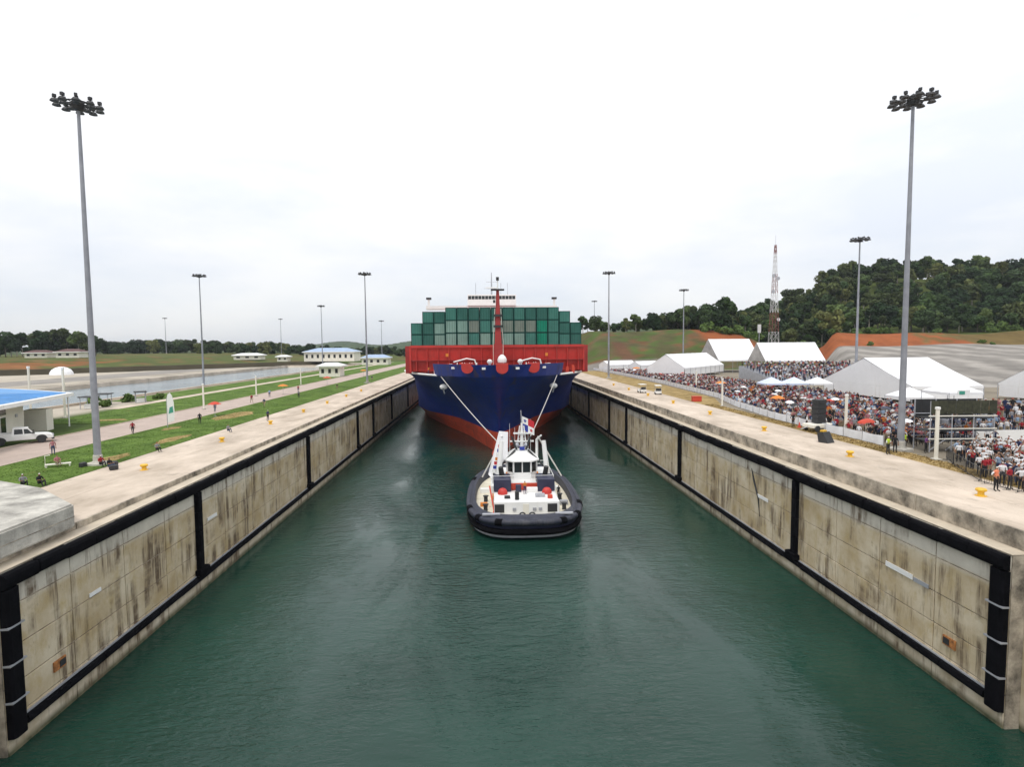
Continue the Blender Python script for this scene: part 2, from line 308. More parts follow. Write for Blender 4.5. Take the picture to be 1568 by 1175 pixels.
# ------------------------------------------------------------------ terrain
def sm(a, b, x):
    t = np.clip((x-a)/(b-a), 0, 1); return t*t*(3-2*t)
def lin(a, b, x): return np.clip((x-a)/(b-a), 0, 1)
def terrain(x, y):
    x = np.asarray(x, float); y = np.asarray(y, float)
    z = np.where(x < 0, ZL-0.06, ZR-0.06)
    far = sm(460, 520, y); z = z*(1-far) + far*(10.9)
    # left: basins, bank behind them
    inb = ((x > -128) & (x < -86) & (y > 105) & (y < 372)); z = np.where(inb, 7.5, z)
    dl = (y - 262) - (x+222)*70/57.0; dl = dl*0.63; wl = (x < -60)
    hl = 17.5 - 3.0*sm(-260, -120, x)
    bank = 2.4*sm(0, 5, dl) + (hl-10.5-2.4)*sm(5, 75, dl)
    z = np.where(wl, z + bank*sm(-60, -100, x), z)
    # right: geotextile slope, cut, mound, hill
    s = x - (78 + (y-123)*0.57)
    slope = 8.7*lin(135, 232, y) + 1.0*lin(232, 270, y)
    cut = 6.6*lin(272, 293, y)
    side = sm(0, 10, s)
    zr_ = slope*side + cut*sm(120, 150, x)
    mound = 18.5*sm(235, 322, y)*sm(34, 62, x)*(1-sm(135, 170, x))*(1-0.5*sm(335, 420, y))
    hill = (4 + 42*sm(110, 330, x))*sm(318, 440, y)*sm(90, 150, x)
    bumps = 1.3*np.sin(x*0.07+y*0.05)*np.cos(y*0.06-x*0.03)*sm(240, 300, y)
    zr_ = np.maximum(zr_, mound) + hill + bumps*(x > 30)
    z = np.where(x > 30, z + zr_*sm(30, 45, x), z)
    return z
def cover(x, y, z):
    n = len(x); c = np.zeros((n, 3))
    rnd = (np.sin(x*0.21+1.3*np.sin(y*0.13))*np.cos(y*0.17+np.sin(x*0.11)) + 0.5*np.sin(x*0.53+y*0.37))
    G = np.array((0.075, 0.115, 0.028)); DG = np.array((0.10, 0.095, 0.04)); RED = np.array((0.33, 0.105, 0.04)); GREY = np.array((0.27, 0.25, 0.225))
    CR = np.array((0.55, 0.49, 0.40)); TAR = np.array((0.22, 0.20, 0.18)); BR = np.array((0.06, 0.05, 0.03))
    c[:] = G
    R_ = x > 0
    c[R_ & (y < 240)] = np.array((0.30, 0.26, 0.20))
    s = x - (78 + (y-123)*0.57)
    geo = R_ & (s > 2) & (y > 128) & (y < 274)
    c[geo] = GREY
    fold = geo & (np.sin(x*0.33 + 2.2*np.sin(y*0.09)) > 0.35); c[fold] = GREY*1.5
    cutm = R_ & (x > 105) & (y >= 270) & (y < 298)
    c[cutm] = RED
    c[cutm & (x > 232+18*rnd)] = np.array((0.17, 0.12, 0.045))
    c[R_ & (x > 105) & (y >= 298)] = np.array((0.085, 0.11, 0.03))
    md = R_ & (x > 34) & (x <= 150) & (y > 240) & (y < 345)
    c[md] = G*1.05
    c[md & (rnd > 0.0)] = DG; c[md & (np.sin(x*0.6+y*0.9)*np.sin(x*0.37-y*0.5) > 0.55)] = np.array((0.14, 0.10, 0.05)); c[md & (rnd < -0.75)] = np.array((0.17, 0.085, 0.04))
    c[md & (x > 112) & (x < 138) & (y > 262)] = RED*0.95
    c[md & (x > 60) & (x < 70) & (y < 290)] = np.array((0.15, 0.08, 0.045))
    c[R_ & (x > 30) & (x < 100) & (y > 215) & (y < 262)] = np.array((0.26, 0.24, 0.21))
    Lf = x < 0
    dl = ((y - 262) - (x+222)*70/57.0)*0.63
    c[Lf & (x < -73) & (dl <= 0)] = CR
    c[Lf & (x < -128) & (x > -150) & (dl <= 0) & (rnd > -0.2)] = CR*0.72
    c[Lf & (x < -150) & (x > -176) & (dl <= 0)] = GREY*1.25
    c[Lf & (x < -112) & (dl > -3) & (dl < 8)] = BR
    bk = Lf & (dl >= 8) & (x < -60)
    c[bk] = np.array((0.10, 0.125, 0.035)); c[bk & (rnd > 0.55)] = np.array((0.20, 0.12, 0.05)); c[bk & (x < -215) & (x > -270) & (dl < 45) & (rnd > -0.6)] = np.array((0.27, 0.12, 0.045))
    c[(y > 560)] = np.array((0.06, 0.085, 0.035))
    return c
def axis(lo, hi, fine_lo, fine_hi, step, extra):
    a = list(np.arange(fine_lo, fine_hi+0.1, step)); v = fine_hi; st = step
    while v < hi: st *= 1.35; v += st; a.append(min(v, hi))
    v = fine_lo; st = step
    while v > lo: st *= 1.35; v -= st; a.append(max(v, lo))
    a = [q for q in a if all(abs(q-e) > 0.5 for e in extra)] + list(extra)
    return np.array(sorted(set(a)))
gx = axis(-6000, 6000, -340, 420, 4.0, (-128.3, -128, -86, -85.7, -29.2, 29.2, 0.0))
gy = axis(-300, 7000, -60, 480, 4.0, (104.7, 105, 372, 372.3, 458.0))
X, Y = np.meshgrid(gx, gy); Z = terrain(X.ravel()+1e-6, Y.ravel()).reshape(X.shape)
nx, ny = len(gx), len(gy); fs = []
for j in range(ny-1):
    for i in range(nx-1):
        if gx[i] >= -29.3 and gx[i+1] <= 29.3 and gy[j+1] <= 458.1: continue
        a = j*nx+i; fs.append((a, a+1, a+nx+1, a+nx))
me = bpy.data.meshes.new('ground'); me.from_pydata(np.stack([X.ravel(), Y.ravel(), Z.ravel()], 1).tolist(), [], fs); me.materials.append(M_ground)
ca = me.color_attributes.new('Cover', 'FLOAT_COLOR', 'POINT'); cc = np.ones((nx*ny, 4)); cc[:, :3] = cover(X.ravel(), Y.ravel(), Z.ravel())
ca.data.foreach_set('color', cc.ravel()); me.polygons.foreach_set('use_smooth', [True]*len(me.polygons))
struct(link('ground', me))
def TZ(x, y): return float(terrain(np.array([x]), np.array([y]))[0])

# ------------------------------------------------------------------ water
struct(MB().add([(-29, -60, 0), (29, -60, 0), (29, 457, 0), (-29, 457, 0)], [(0, 1, 2, 3)]).build('chamber_water', M_water))
struct(MB().add([(-128, 105, 9.7), (-86, 105, 9.7), (-86, 372, 9.7), (-128, 372, 9.7)], [(0, 1, 2, 3)]).build('basin_water', M_basin))
bw = thing('basin_wall', 'low pale concrete kerb wall round the long basin left of the lawn', 'wall', (0, 0, ZL-0.3))
for a in ((-128.6, -128.0, 104.4, 372.6), (-86.0, -85.4, 104.4, 372.6)): MB().box(*a, -2.6, 0.75, bev=0.03).build('kerb', M_conc, bw)
for a in ((-128.0, -86.0, 104.4, 105.0), (-128.0, -86.0, 372.0, 372.6)): MB().box(*a, -2.6, 0.74, bev=0.03).build('kerb', M_conc, bw)

# ------------------------------------------------------------------ decks, lawns, road
YD0, YD1 = -40.0, 455.0
def sheet(name, x0, x1, y0, y1, z, m_, th=0.05): return struct(MB().box(x0, x1, y0, y1, z-th, z).build(name, m_))
def slabs(side, zt, xa, xb):
    nm = 'lock_deck_left' if side < 0 else 'lock_deck_right'
    base = struct(MB().box(min(xa, xb), max(xa, xb), YD0, YD1, zt-0.6, zt-0.05).build(nm, M_edge))
    wdt = abs(xb-xa)/2; ms = {}
    for i in range(2):
        x0 = min(xa, xb) + i*wdt
        for j in range(24):
            k = j % 2
            if k not in ms: ms[k] = MB().box(0.02, wdt-0.02, 0.02, 5.98, -0.06, 0.0, bev=0.012).mesh('deck_slab', M_conc)
            o = link('deck_slab', ms[k], base, (x0, 18+j*6.0, zt + random.uniform(-0.006, 0.004)))
        MB().box(x0+0.02, x0+wdt-0.02, 162.02, YD1, zt-0.06, zt).build('deck_slab', M_conc, base)
        MB().box(x0+0.02, x0+wdt-0.02, YD0, 17.98, zt-0.06, zt).build('deck_slab', M_conc, base)
slabs(-1, ZL, -38.4, -28.7); slabs(1, ZR, 28.7, 37.2)
sheet('lawn_by_deck', -49.0, -38.4, YD0, YD1, ZL+0.03, M_grass, 0.1)
sheet('service_road', -57.6, -49.15, YD0, YD1, ZL-0.02, M_road)
struct(MB().box(-49.15, -49.0, YD0, YD1, ZL-0.1, ZL+0.08).build('road_kerb', M_conc))
struct(MB().box(-57.75, -57.6, YD0, YD1, ZL-0.1, ZL+0.08).build('road_kerb', M_conc))
sheet('lawn_beyond_road', -71.5, -57.75, 90.0, YD1, ZL+0.02, M_grass, 0.1)
sheet('garden_path', -74.6, -71.7, 112.0, YD1, ZL-0.015, M_conc)
sheet('lawn_by_basin', -84.2, -74.8, 128.0, YD1, ZL+0.02, M_grass, 0.1)
sheet('dry_grass_strip', 37.2, 39.5, YD0, 96.0, ZR-0.005, M_dry)
g = MB().add([(37.2, 96, ZR), (39.5, 96, ZR), (44.5, 112, ZR), (46.6, 155, ZR), (46.6, 260, ZR), (37.2, 260, ZR)], [tuple(range(6))]); struct(g.build('dry_grass_strip', M_dry))
# bare worn patches in the left lawn
for (cx, cy, rx, ry) in ((-44, 98, 2.2, 7), (-40.5, 60.5, 1.2, 3.0), (-41, 73, 1.0, 4), (-46.5, 83, 1.0, 2), (-62, 94, 3, 1.2)):
    n = 18; pts = [(cx+rx*math.cos(2*math.pi*i/n)*random.uniform(0.7, 1.15), cy+ry*math.sin(2*math.pi*i/n)*random.uniform(0.7, 1.15), ZL+0.036) for i in range(n)]
    struct(MB().add(pts, [tuple(range(n))]).build('bare_soil_patch', M_dry))
# low tufts so that lawns have a nap
def tufts(name, regs, h, m_, seed):
    rs = np.random.RandomState(seed); vs = []; fs = []
    for (x0, x1, y0, y1, z, cnt) in regs:
        yy = y0 + (y1-y0)*rs.rand(cnt)**1.7; xx = x0 + (x1-x0)*rs.rand(cnt)
        for x, y in zip(xx, yy):
            a = rs.rand()*6.28; l = h*(0.5+rs.rand()); w_ = 0.05+0.05*rs.rand(); b = len(vs)
            dx, dy = math.cos(a)*w_, math.sin(a)*w_
            vs += [(x-dx, y-dy, z), (x+dx, y+dy, z), (x+dy*0.8, y-dx*0.8, z+l)]; fs.append((b, b+1, b+2))
    me = bpy.data.meshes.new(name); me.from_pydata(vs, [], fs); me.materials.append(m_); return struct(link(name, me), 'stuff')
tufts('lawn_grass_tufts', [(-48.9, -38.5, 40, 170, ZL+0.03, 22000), (-71.4, -57.9, 91, 230, ZL+0.02, 10000)], 0.035, M_grass, 3)
tufts('dry_grass_tufts', [(37.3, 39.5, 40, 100, ZR, 7000)], 0.07, M_dry, 4)

# ------------------------------------------------------------------ lock walls
VB = [30.0, 51.2, 82.9, 115.0, 131.0, 157.0, 190.0, 222.0, 254.0]     # vertical fender lines along the wall
def lock_wall(side):
    t = thing('lock_wall', ('stained tan concrete lock wall left of the water below the lawn side' if side < 0 else 'stained tan concrete lock wall right of the water below the crowd side'), 'lock wall')
    sx_ = lambda a, b: (min(side*a, side*b), max(side*a, side*b))
    y0 = 30.5 if side < 0 else 29.5
    zt = ZL if side < 0 else ZR
    MB().box(*sx_(27.58, 29.3), y0+0.02, 455, -4, 10.08).build('wall_core', M_edge, t)
    MB().box(*sx_(28.4, 29.3), -40, y0, -4, 10.08).build('gate_recess_wall', MW, t)
    # coping: ledge and upstand to the deck
    MB().box(*sx_(27.5, 28.8), y0, 455, 10.09, 10.16, bev=0.02).build('ledge', M_ledge, t)
    MB().box(*sx_(28.3, 28.8), -40, y0-0.02, 10.09, 10.17, bev=0.02).build('ledge', M_ledge, t)
    j = 0; y = -40.0
    while y < 455:
        L = 5.2 if y < 150 else 60
        MB().box(*sx_(28.55+0.02*(j % 3), 28.70), y+0.015, min(y+L-0.015, 455), 10.15, zt-0.01+0.004*(j % 2), bev=0.02).build('coping_block', M_edge, t); y += L; j += 1
    # concrete pours, each with recessed joints
    zr_ = [-0.6, 1.95, 3.7, 5.75, 8.05, 10.07]; cache = {}
    ny_ = 16
    for jx in range(ny_):
        for kz in range(len(zr_)-1):
            key = kz
            if key not in cache: cache[key] = MB().box(-0.10, 0.0, 0.04, 5.16, 0.035, zr_[kz+1]-zr_[kz]-0.035, bev=0.02).mesh('concrete_panel', MW) if side < 0 else MB().box(0.0, 0.10, 0.04, 5.16, 0.035, zr_[kz+1]-zr_[kz]-0.035, bev=0.02).mesh('concrete_panel', MW)
            link('concrete_panel', cache[key], t, (side*(27.5 + random.uniform(-0.012, 0.012)), y0+0.05+jx*5.2, zr_[kz]))
    yend = y0+0.05+ny_*5.2
    MB().box(*sx_(27.5, 27.6), yend+0.04, 455, -0.6, 10.07).build('concrete_panel', MW, t)
    # fenders
    seg = MB(); fw_, fh = 2.36, 0.86
    prof = [(27.49, 9.18), (27.16, 9.26), (27.08, 9.45), (27.08, 9.85), (27.16, 10.02), (27.49, 10.06)]
    segm = MB().prismy([(side*a, b) for a, b in prof], 0.03, fw_).mesh('top_fender', M_rub)
    y = y0+0.02
    while y < 175:
        o = link('top_fender', segm, t, (random.uniform(-0.04, 0.04), y, random.uniform(-0.05, 0.03))); y += fw_+0.02
    MB().prismy([(side*a, b) for a, b in prof], y+0.03, 455).build('top_fender', M_rub, t)
    # vertical fenders
    for n_, yv in enumerate(VB):
        hw = 0.52 if n_ == 0 else 0.42
        yc = y0+0.54 if n_ == 0 else yv
        zb = 0.95 if n_ == 0 else 2.15
        zs = np.linspace(zb, 9.17, 5 if n_ < 3 else 2)
        for a, b in zip(zs[:-1], zs[1:]):
            p = [(side*27.49, -hw), (side*27.2, -hw*0.9), (side*27.1, -hw*0.6), (side*27.1, hw*0.6), (side*27.2, hw*0.9), (side*27.49, hw)]
            MB().prism([(x, yc+dy) for x, dy in p], a+0.02, b-0.02).build('vertical_fender', M_rub, t)
        if n_ == 0:
            for b in zs[1:-1]: MB().box(*sx_(27.06, 27.48), yc-hw-0.04, yc+hw+0.04, b-0.045, b+0.045).build('fender_strap', M_galv, t)
        if 0 < n_ < 5:
            MB().box(*sx_(26.95, 27.48), yv-0.75, yv+0.95, 1.72, 2.3, bev=0.06).build('fender_shoe', M_rub, t)
    # bottom fender
    y = y0+1.1
    pb = [(27.49, 1.15), (27.22, 1.2), (27.15, 1.35), (27.22, 1.62), (27.49, 1.68)]
    sm_ = MB().prismy([(side*a, b) for a, b in pb], 0.03, 3.2).mesh('bottom_fender', M_rub)
    while y < 150: link('bottom_fender', sm_, t, (0, y, random.uniform(-0.03, 0.03))); y += 3.22
    MB().prismy([(side*a, b) for a, b in pb], y, 455).build('bottom_fender', M_rub, t)
    MB().box(*sx_(27.38, 27.49), y0+1.1, 150, 1.70, 1.80).build('bottom_rail', M_galv, t)
    # rusty recess plates and marker boards
    yr = y0+3.4
    MB().box(*sx_(27.40, 27.49), yr, yr+0.95, 2.75, 3.35).build('rusty_recess_frame', M_rust, t)
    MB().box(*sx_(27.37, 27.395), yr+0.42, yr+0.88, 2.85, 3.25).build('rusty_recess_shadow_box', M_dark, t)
    if side > 0:
        MB().box(*sx_(27.42, 27.48), 36.6, 39.2, 5.75, 6.1).build('white_marker_board', M_white, t)
        MB().box(*sx_(27.42, 27.48), 35.2, 36.5, 5.72, 6.0).build('grey_marker_board', M_galv, t)
        MB().box(*sx_(27.42, 27.48), 56.5, 58.8, 5.6, 5.95).build('white_marker_board', M_white, t)
        MB().path([(side*27.44, 60.2, 8.4), (side*27.43, 59.6, 7.2), (side*27.43, 58.6, 5.6), (side*27.44, 58.2, 3.6)], [0.03, 0.11, 0.09, 0.03], 6).build('dark_wall_streak', M_dark, t)  # thin dark tube stands in for a curved dark streak on the wall
    else:
        MB().box(*sx_(27.42, 27.48), 37.2, 38.3, 5.85, 6.1).build('white_marker_board', M_white, t)
        MB().box(*sx_(27.42, 27.48), 53.0, 54.8, 6.0, 6.3).build('white_marker_board', M_white, t)
    return t
lock_wall(-1); lock_wall(1)
gt = thing('lock_gate', 'dark steel lock gate closing the far end behind the container ship', 'lock gate', (0, 455, 0))
MB().box(-29.2, 29.2, 0.05, 3.0, -4, 11.2).build('gate_leaf', M_galv, gt)
for x in range(-26, 27, 4): MB().box(x-0.15, x+0.15, -0.3, 0.04, -2, 11).build('rib', M_galv, gt)
ab = MB().prism([(-28.15, 8), (-28.15, 37.3), (-33.6, 42.0), (-39.0, 44.8), (-47, 47.0), (-47, 8)], ZL-0.1, 12.05).build('concrete_abutment', M_conc2)
bm = bmesh.new(); bm.from_mesh(ab.data); bmesh.ops.bevel(bm, geom=bm.edges[:], offset=0.12, segments=2, affect='EDGES', clamp_overlap=True); bm.to_mesh(ab.data); bm.free()
tag(ab, 'grey raised concrete block at the near end of the left lock wall', 'concrete block')
MB().add([(-28.13, y, z) for y in (30, 30.06) for z in (10.3, 12.0)], [(0, 1, 3, 2)]).build('joint', M_edge, ab)
MB().box(-28.19, -28.14, 31.0, 37.28, 11.2, 11.25).build('joint', M_edge, ab)

# ------------------------------------------------------------------ high-mast floodlights
def make_mast():
    t = thing('high_mast_light', 'x', 'light mast')
    MB().tube((0, 0, 0.5), (0, 0, 33.2), 0.33, 0.14, 12).build('pole', M_mast, t, True)
    b = MB().box(-0.8, 0.8, -0.8, 0.8, -0.1, 0.25, bev=0.05); b.lathe([(0.55, 0.25), (0.55, 0.32), (0.42, 0.34), (0.40, 0.9), (0.365, 0.95)], n=12); b.build('base', M_conc2, t)
    MB().lathe([(0.05, 32.4), (0.42, 32.5), (0.55, 32.9), (0.5, 33.25), (0.25, 33.45), (0.02, 33.6)], n=12).build('head_hub', M_dark, t, True)
    MB().path([(1.2*math.cos(a), 1.2*math.sin(a), 33.0) for a in np.linspace(0, 2*math.pi, 20, endpoint=False)], 0.06, 6, True).build('head_ring', M_dark, t)
    arm = MB().tube((0.5, 0, 33.0), (1.75, 0, 32.95), 0.05, n=6).mesh('arm', M_dark)
    fl = MB().lathe([(0.02, 0.12), (0.22, 0.10), (0.35, -0.06), (0.37, -0.14), (0.1, -0.16)], (0, 0, 0), 10); flm = fl.mesh('floodlight', M_dark, True)
    bx = MB().box(-0.15, 0.15, -0.13, 0.13, 0.22, 0.48).tube((0, 0, 0.08), (0, 0, 0.24), 0.04, n=5).mesh('ballast_box', M_dark)
    for i in range(10):
        a = 2*math.pi*i/10+0.2
        link('arm', arm, t, None, a)
        for rr in ((1.75,) if i % 2 else (1.8, 1.1)):
            o = link('floodlight', flm, t, (rr*math.cos(a), rr*math.sin(a), 32.9), a); link('ballast_box', bx, o)
    return t
mst = make_mast()
MASTS = [(-39.9, 57.4, 0, 1.0, 'tall grey floodlight mast on the left lawn beside the seated people, nearest on the left'),
         (39.6, 54.1, 1, 1.0, 'tall grey floodlight mast beside the officers in yellow vests, nearest on the right'),
         (-39.2, 183.3, 0, 1.0, 'floodlight mast at the deck edge closest to the left side of the ship'),
         (38.4, 182.1, 1, 1.0, 'floodlight mast just right of the ship in front of the far tents'),
         (-92.0, 187, 0, 1.0, 'floodlight mast standing in the long basin beyond the left lawn'),
         (82.5, 125, 0, 1.0, 'floodlight mast behind the big white marquee, second largest on the right'),
         (83.0, 239, 0, 1.0, 'floodlight mast rising in front of the grassy mound on the right'),
         (-92, 322, 0, 1.0, 'thin distant floodlight mast behind the white building with blue roof'),
         (-194.5, 551, 0, 1.0, 'faint distant floodlight mast in front of the left tree line'),
         (-301, 551, 0, 1.0, 'faint distant floodlight mast at far left, left of its neighbour by the trees'),
         (-73, 400, 0, 0.9, 'distant floodlight mast behind the second blue roofed building'),
         (77, 405, 0, 1.0, 'tiny distant floodlight mast right beside the ship containers')]
for i, (x, y, sd_, sc, lb) in enumerate(MASTS):
    o = mst if i == 0 else copy_tree(mst)
    z = TZ(x, y) + 0.06
    if i == 4: z = 9.2
    o.location = (x, y, z); o.scale = (sc, sc, sc*(45.6-z)/33.4 if i < 8 else sc); o.rotation_euler = (0, 0, i*0.37); o['label'] = lb; o['group'] = 'high mast lights along the lock'

# ------------------------------------------------------------------ mooring bollards
bol = MB().lathe([(0.52, 0), (0.52, 0.05), (0.30, 0.09), (0.27, 0.40), (0.46, 0.52), (0.50, 0.66), (0.38, 0.78), (0.02, 0.82)], n=14)
bol.v = [(a*0.7, b*0.7, c*0.7) for a, b, c in bol.v]
bolm = bol.mesh('mooring_bollard', M_yel, True)
def ordn(i): return ['nearest', 'second nearest', 'third nearest', 'fourth nearest', 'fifth nearest', 'sixth nearest', 'seventh nearest', 'eighth nearest', 'ninth nearest'][i]
for sd_, ys in ((-1, (54.5, 70.4, 86.2, 101.8, 117, 133, 149)), (1, (37.3, 51.5, 68.0, 84.9, 101.9, 118, 134, 150))):
    for i, y in enumerate(ys):
        tag(link('mooring_bollard', bolm, None, (-33.8 if sd_ < 0 else 32.7, y, ZL if sd_ < 0 else ZR)),
            f"yellow mooring bollard, {ordn(i)} one on the {'left' if sd_ < 0 else 'right'} concrete deck", 'bollard', 'yellow bollards along the lock edge')

# ------------------------------------------------------------------ container ship
SX = 1.25                                # ship centreline
ship = thing('container_ship', 'blue hulled container ship with red bulwark filling the lock chamber', 'ship', (SX, 0, 0))
T0 = ([0, 1, 8, 23, 39, 63, 83], [0, 1.0, 3.0, 7.0, 13.0, 21.0, 24.1])
T4 = ([0, 1, 5, 27, 43, 57, 83], [0, 0.9, 2.6, 10.0, 19.0, 23.4, 24.1])
T16 = ([0, 0.5, 2, 4.5, 8.5, 16.5, 24.5, 35.5, 50, 90], [0, 2.2, 5.6, 9.0, 12.4, 17.2, 20.6, 23.1, 24.1, 24.1])
LV = [(-3, 118.5, 0), (0, 117.5, 0), (2, 117.8, .5), (4, 118, 1), (6.5, 117.3, 1.18), (9, 115.8, 1.42), (11.5, 113.7, 1.66), (13.8, 111.4, 1.84), (16, 109.4, 2.0)]
def hb(s_, k_):
    a = np.interp(s_, *T0); b = np.interp(s_, *T4); c = np.interp(s_, *T16)
    return a+(b-a)*k_ if k_ <= 1 else b+(c-b)*((k_-1)**2.3)
us = np.concatenate([[0, .006, .015, .03, .05], np.linspace(.08, 1, 26)])
def hull_shell(levels, name, m_, extra_end=True):
    mb = MB(); rows = []
    for (z, y0, k_) in levels:
        st = [(y0+(205-y0)*u) for u in us] + [300, 400, 412]
        row = []
        for q, y in enumerate(st):
            h = hb(y-y0, k_) if q < len(us) else (24.1 if q < len(us)+1 else (24.1 if q == len(us)+1 else 22))
            row.append((float(h), y, z))
        rows.append(row)
    n = len(rows[0])
    for sd_ in (-1, 1):
        vs = [(sd_*p[0], p[1], p[2]) for r_ in rows for p in r_]
        fs = [(l*n+i, l*n+i+1, (l+1)*n+i+1, (l+1)*n+i) for l in range(len(rows)-1) for i in range(n-1)]
        mb.add(vs, fs)
    bm_ = mb
    me = bpy.data.meshes.new(name); me.from_pydata(mb.v, [], mb.f); me.materials.append(m_)
    bm = bmesh.new(); bm.from_mesh(me); bmesh.ops.remove_doubles(bm, verts=bm.verts, dist=0.002); bmesh.ops.recalc_face_normals(bm, faces=bm.faces); bm.to_mesh(me); bm.free()
    me.polygons.foreach_set('use_smooth', [True]*len(me.polygons))
    return link(name, me, ship)
hull_shell(LV[:4], 'boot_topping', M_boot)
hull_shell([(4.0, 118, 1)]+LV[4:], 'hull', M_hull)
# forecastle bulwark above the sheer (to y=119), inclined out a little
mb = MB(); ys = [109.4+(119.4-109.4)*t_ for t_ in (0, .04, .1, .2, .35, .5, .7, .85, 1)]
for sd_ in (-1, 1):
    vs = []; 
    for y in ys:
        h = float(np.interp(y-109.4, *T16)); f_ = (y-109.4)/10
        vs += [(sd_*h, y, 16.0), (sd_*(h*1.035), y-1.25*(1-f_)**2, 18.45), (sd_*max(0, h*1.035-0.25), y-1.25*(1-f_)**2+0.2, 18.45), (sd_*max(0, h-0.3), y+0.2, 16.0)]
    n = len(ys)
    mb.add(vs, [(i*4+a, (i+1)*4+a, (i+1)*4+a+1, i*4+a+1) for i in range(n-1) for a in range(3)])
mb.build('bulwark', M_hull, ship)
# weather deck
dk = [(float(np.interp(y-110.6, *T16))-1.0, y) for y in list(np.linspace(111.4, 160, 26))+[205, 300, 400, 411]]
MB().prism([(x, y) for x, y in dk] + [(-x, y) for x, y in reversed(dk)], 15.6, 15.9).build('weather_deck', M_dkred, ship)
# pale sill and rail along the open mooring deck aft of the bulwark
for sd_ in (-1, 1):
    pts = [(sd_*float(np.interp(y-109.4, *T16)), y, 16.05) for y in np.linspace(118.8, 150, 14)]
    MB().path(pts, 0.24, 6).build('pale_sill', M_white, ship)
    rail = MB()
    for z in (16.55, 16.95): rail.path([(p[0]*0.995, p[1], z) for p in pts], 0.035, 5)
    for p in pts: rail.tube((p[0]*0.995, p[1], 16.1), (p[0]*0.995, p[1], 16.97), 0.035, n=5)
    rail.build('hand_rail', M_red, ship)
# bulbous bow
MB().ell((0, 115.5, -2.2), (2.2, 8.5, 3.3), 16, 12).build('bulbous_bow', M_boot, ship, True)
# breakwater: tall red transverse bulkhead with ribs, overhanging to the ship side
bwk = MB().prismx([(127.2, 16.6), (126.6, 22.1), (127.5, 22.3), (131, 22.25), (131, 16.6)], -19.1, 19.1).build('breakwater', M_red, ship)
for x in np.arange(-18, 18.1, 2.4):
    MB().box(x-0.09, x+0.09, 126.35, 127.2, 16.7, 21.6).build('rib', M_red, bwk)
MB().box(-19.25, 19.25, 126.35, 126.62, 21.75, 22.32).build('top_flange', M_red, bwk)
MB().box(-19.2, 19.2, 126.2, 126.9, 18.9, 19.05).build('walkway', M_dkred, bwk)
for x in (-11.2, 10.9): MB().box(x-0.3, x+0.3, 126.3, 126.38, 19.8, 20.5).build('orange_lamp', M_orange, bwk)
for sd_ in (-1, 1): MB().box(min(sd_*19.1, sd_*19.5), max(sd_*19.1, sd_*19.5), 126.6, 132, 16.5, 22.2).build('side_wing', M_red, bwk)
# hatch deck the containers stand on
MB().box(-21, 21, 131.1, 205, 15.95, 22.2).build('cargo_hatch', M_dkred, ship)
MB().box(-22.5, 22.5, 205, 400, 15.95, 20).build('cargo_hatch', M_dkred, ship)
# foremast
fm = MB(); fm.prism([(-0.95, 121.2), (0.95, 121.2), (0.8, 122.8), (-0.8, 122.8)], 15.9, 22.5)
fm.add([(-0.75, 121.3, 22.5), (0.75, 121.3, 22.5), (0.7, 122.7, 22.5), (-0.7, 122.7, 22.5), (-0.3, 121.7, 34), (0.3, 121.7, 34), (0.3, 122.3, 34), (-0.3, 122.3, 34)], [(0, 1, 5, 4), (1, 2, 6, 5), (2, 3, 7, 6), (3, 0, 4, 7), (4, 5, 6, 7)])
fmo = fm.build('foremast', M_dkred, ship)
MB().box(-1.4, 1.4, 121.2, 122.8, 33.9, 34.15).build('mast_platform', M_dark, fmo)
MB().box(-1.0, -0.5, 121.0, 121.6, 31.2, 31.8).build('horn', M_dark, fmo)
MB().tube((0, 122, 34), (0, 122, 36.2), 0.14, n=8).build('topmast', M_white, fmo); MB().box(-0.3, 0.3, 121.7, 122.3, 36.0, 36.7).build('mast_lamp', M_dark, fmo)
for x in (-1.05, 1.05): MB().path([(x, 121.1, 16.2), (x, 121.1, 23), (x*0.6, 121.35, 30)], 0.05, 5).build('ladder_rail', M_cream, fmo)
for z in (26.0, 28.3): MB().box(-0.9, 0.9, 121.0, 121.3, z, z+0.5).build('navigation_light', M_dark, fmo)
# bow deck machinery
MB().lathe([(0.9, 0), (1.0, 0.6), (0.75, 1.2), (0.3, 1.6), (0.02, 1.7)], (0.75, 119.2, 18.6), 12).build('white_bow_cowl', M_white, ship, True)
for x in (-6.3, 0.4, 6.7):
    n = 10; p = [(x+1.15*math.cos(a), 17.75+1.0*math.sin(a)) for a in np.linspace(math.pi, 2*math.pi, n)] + [(x+1.15, 18.7), (x-1.15, 18.7)]
    yb = 108.1 + 0.085*x*x + (0.0 if abs(x) < 1 else -0.6)
    MB().prismy(p, yb-0.35, yb+1.6).build('red_chock_housing', M_red, ship)
for x in (-6.5, 6.6):
    wn = MB().box(x-2.2, x+2.2, 115.3, 117.6, 15.9, 16.7)
    wo = wn.build('mooring_winch', M_dkred, ship)
    for q in (-1.5, 0, 1.5):
        dm = MB().lathe([(1.0, -0.55), (1.0, -0.45), (0.5, -0.43), (0.5, 0.43), (1.0, 0.45), (1.0, 0.55)], n=12); dm.v = [(x+q+v[2], 116.4+v[0], 17.7+v[1]) for v in dm.v]
        dm.build('winch_drum', M_white, wo)
    MB().path([(x-2.6, 114, 18.9), (x, 113.8, 19.6), (x+1.6, 113.8, 19.3), (x+2.2, 113.9, 17.2)], 0.16, 6).build('pale_davit', M_white, ship)
for x in (4.2, -1.9): MB().lathe([(0.25, 0), (0.25, 1.6), (0.5, 1.8), (0.55, 2.2), (0.2, 2.5)], (x, 113.5, 16.9), 10).build('white_vent', M_white, ship, True)
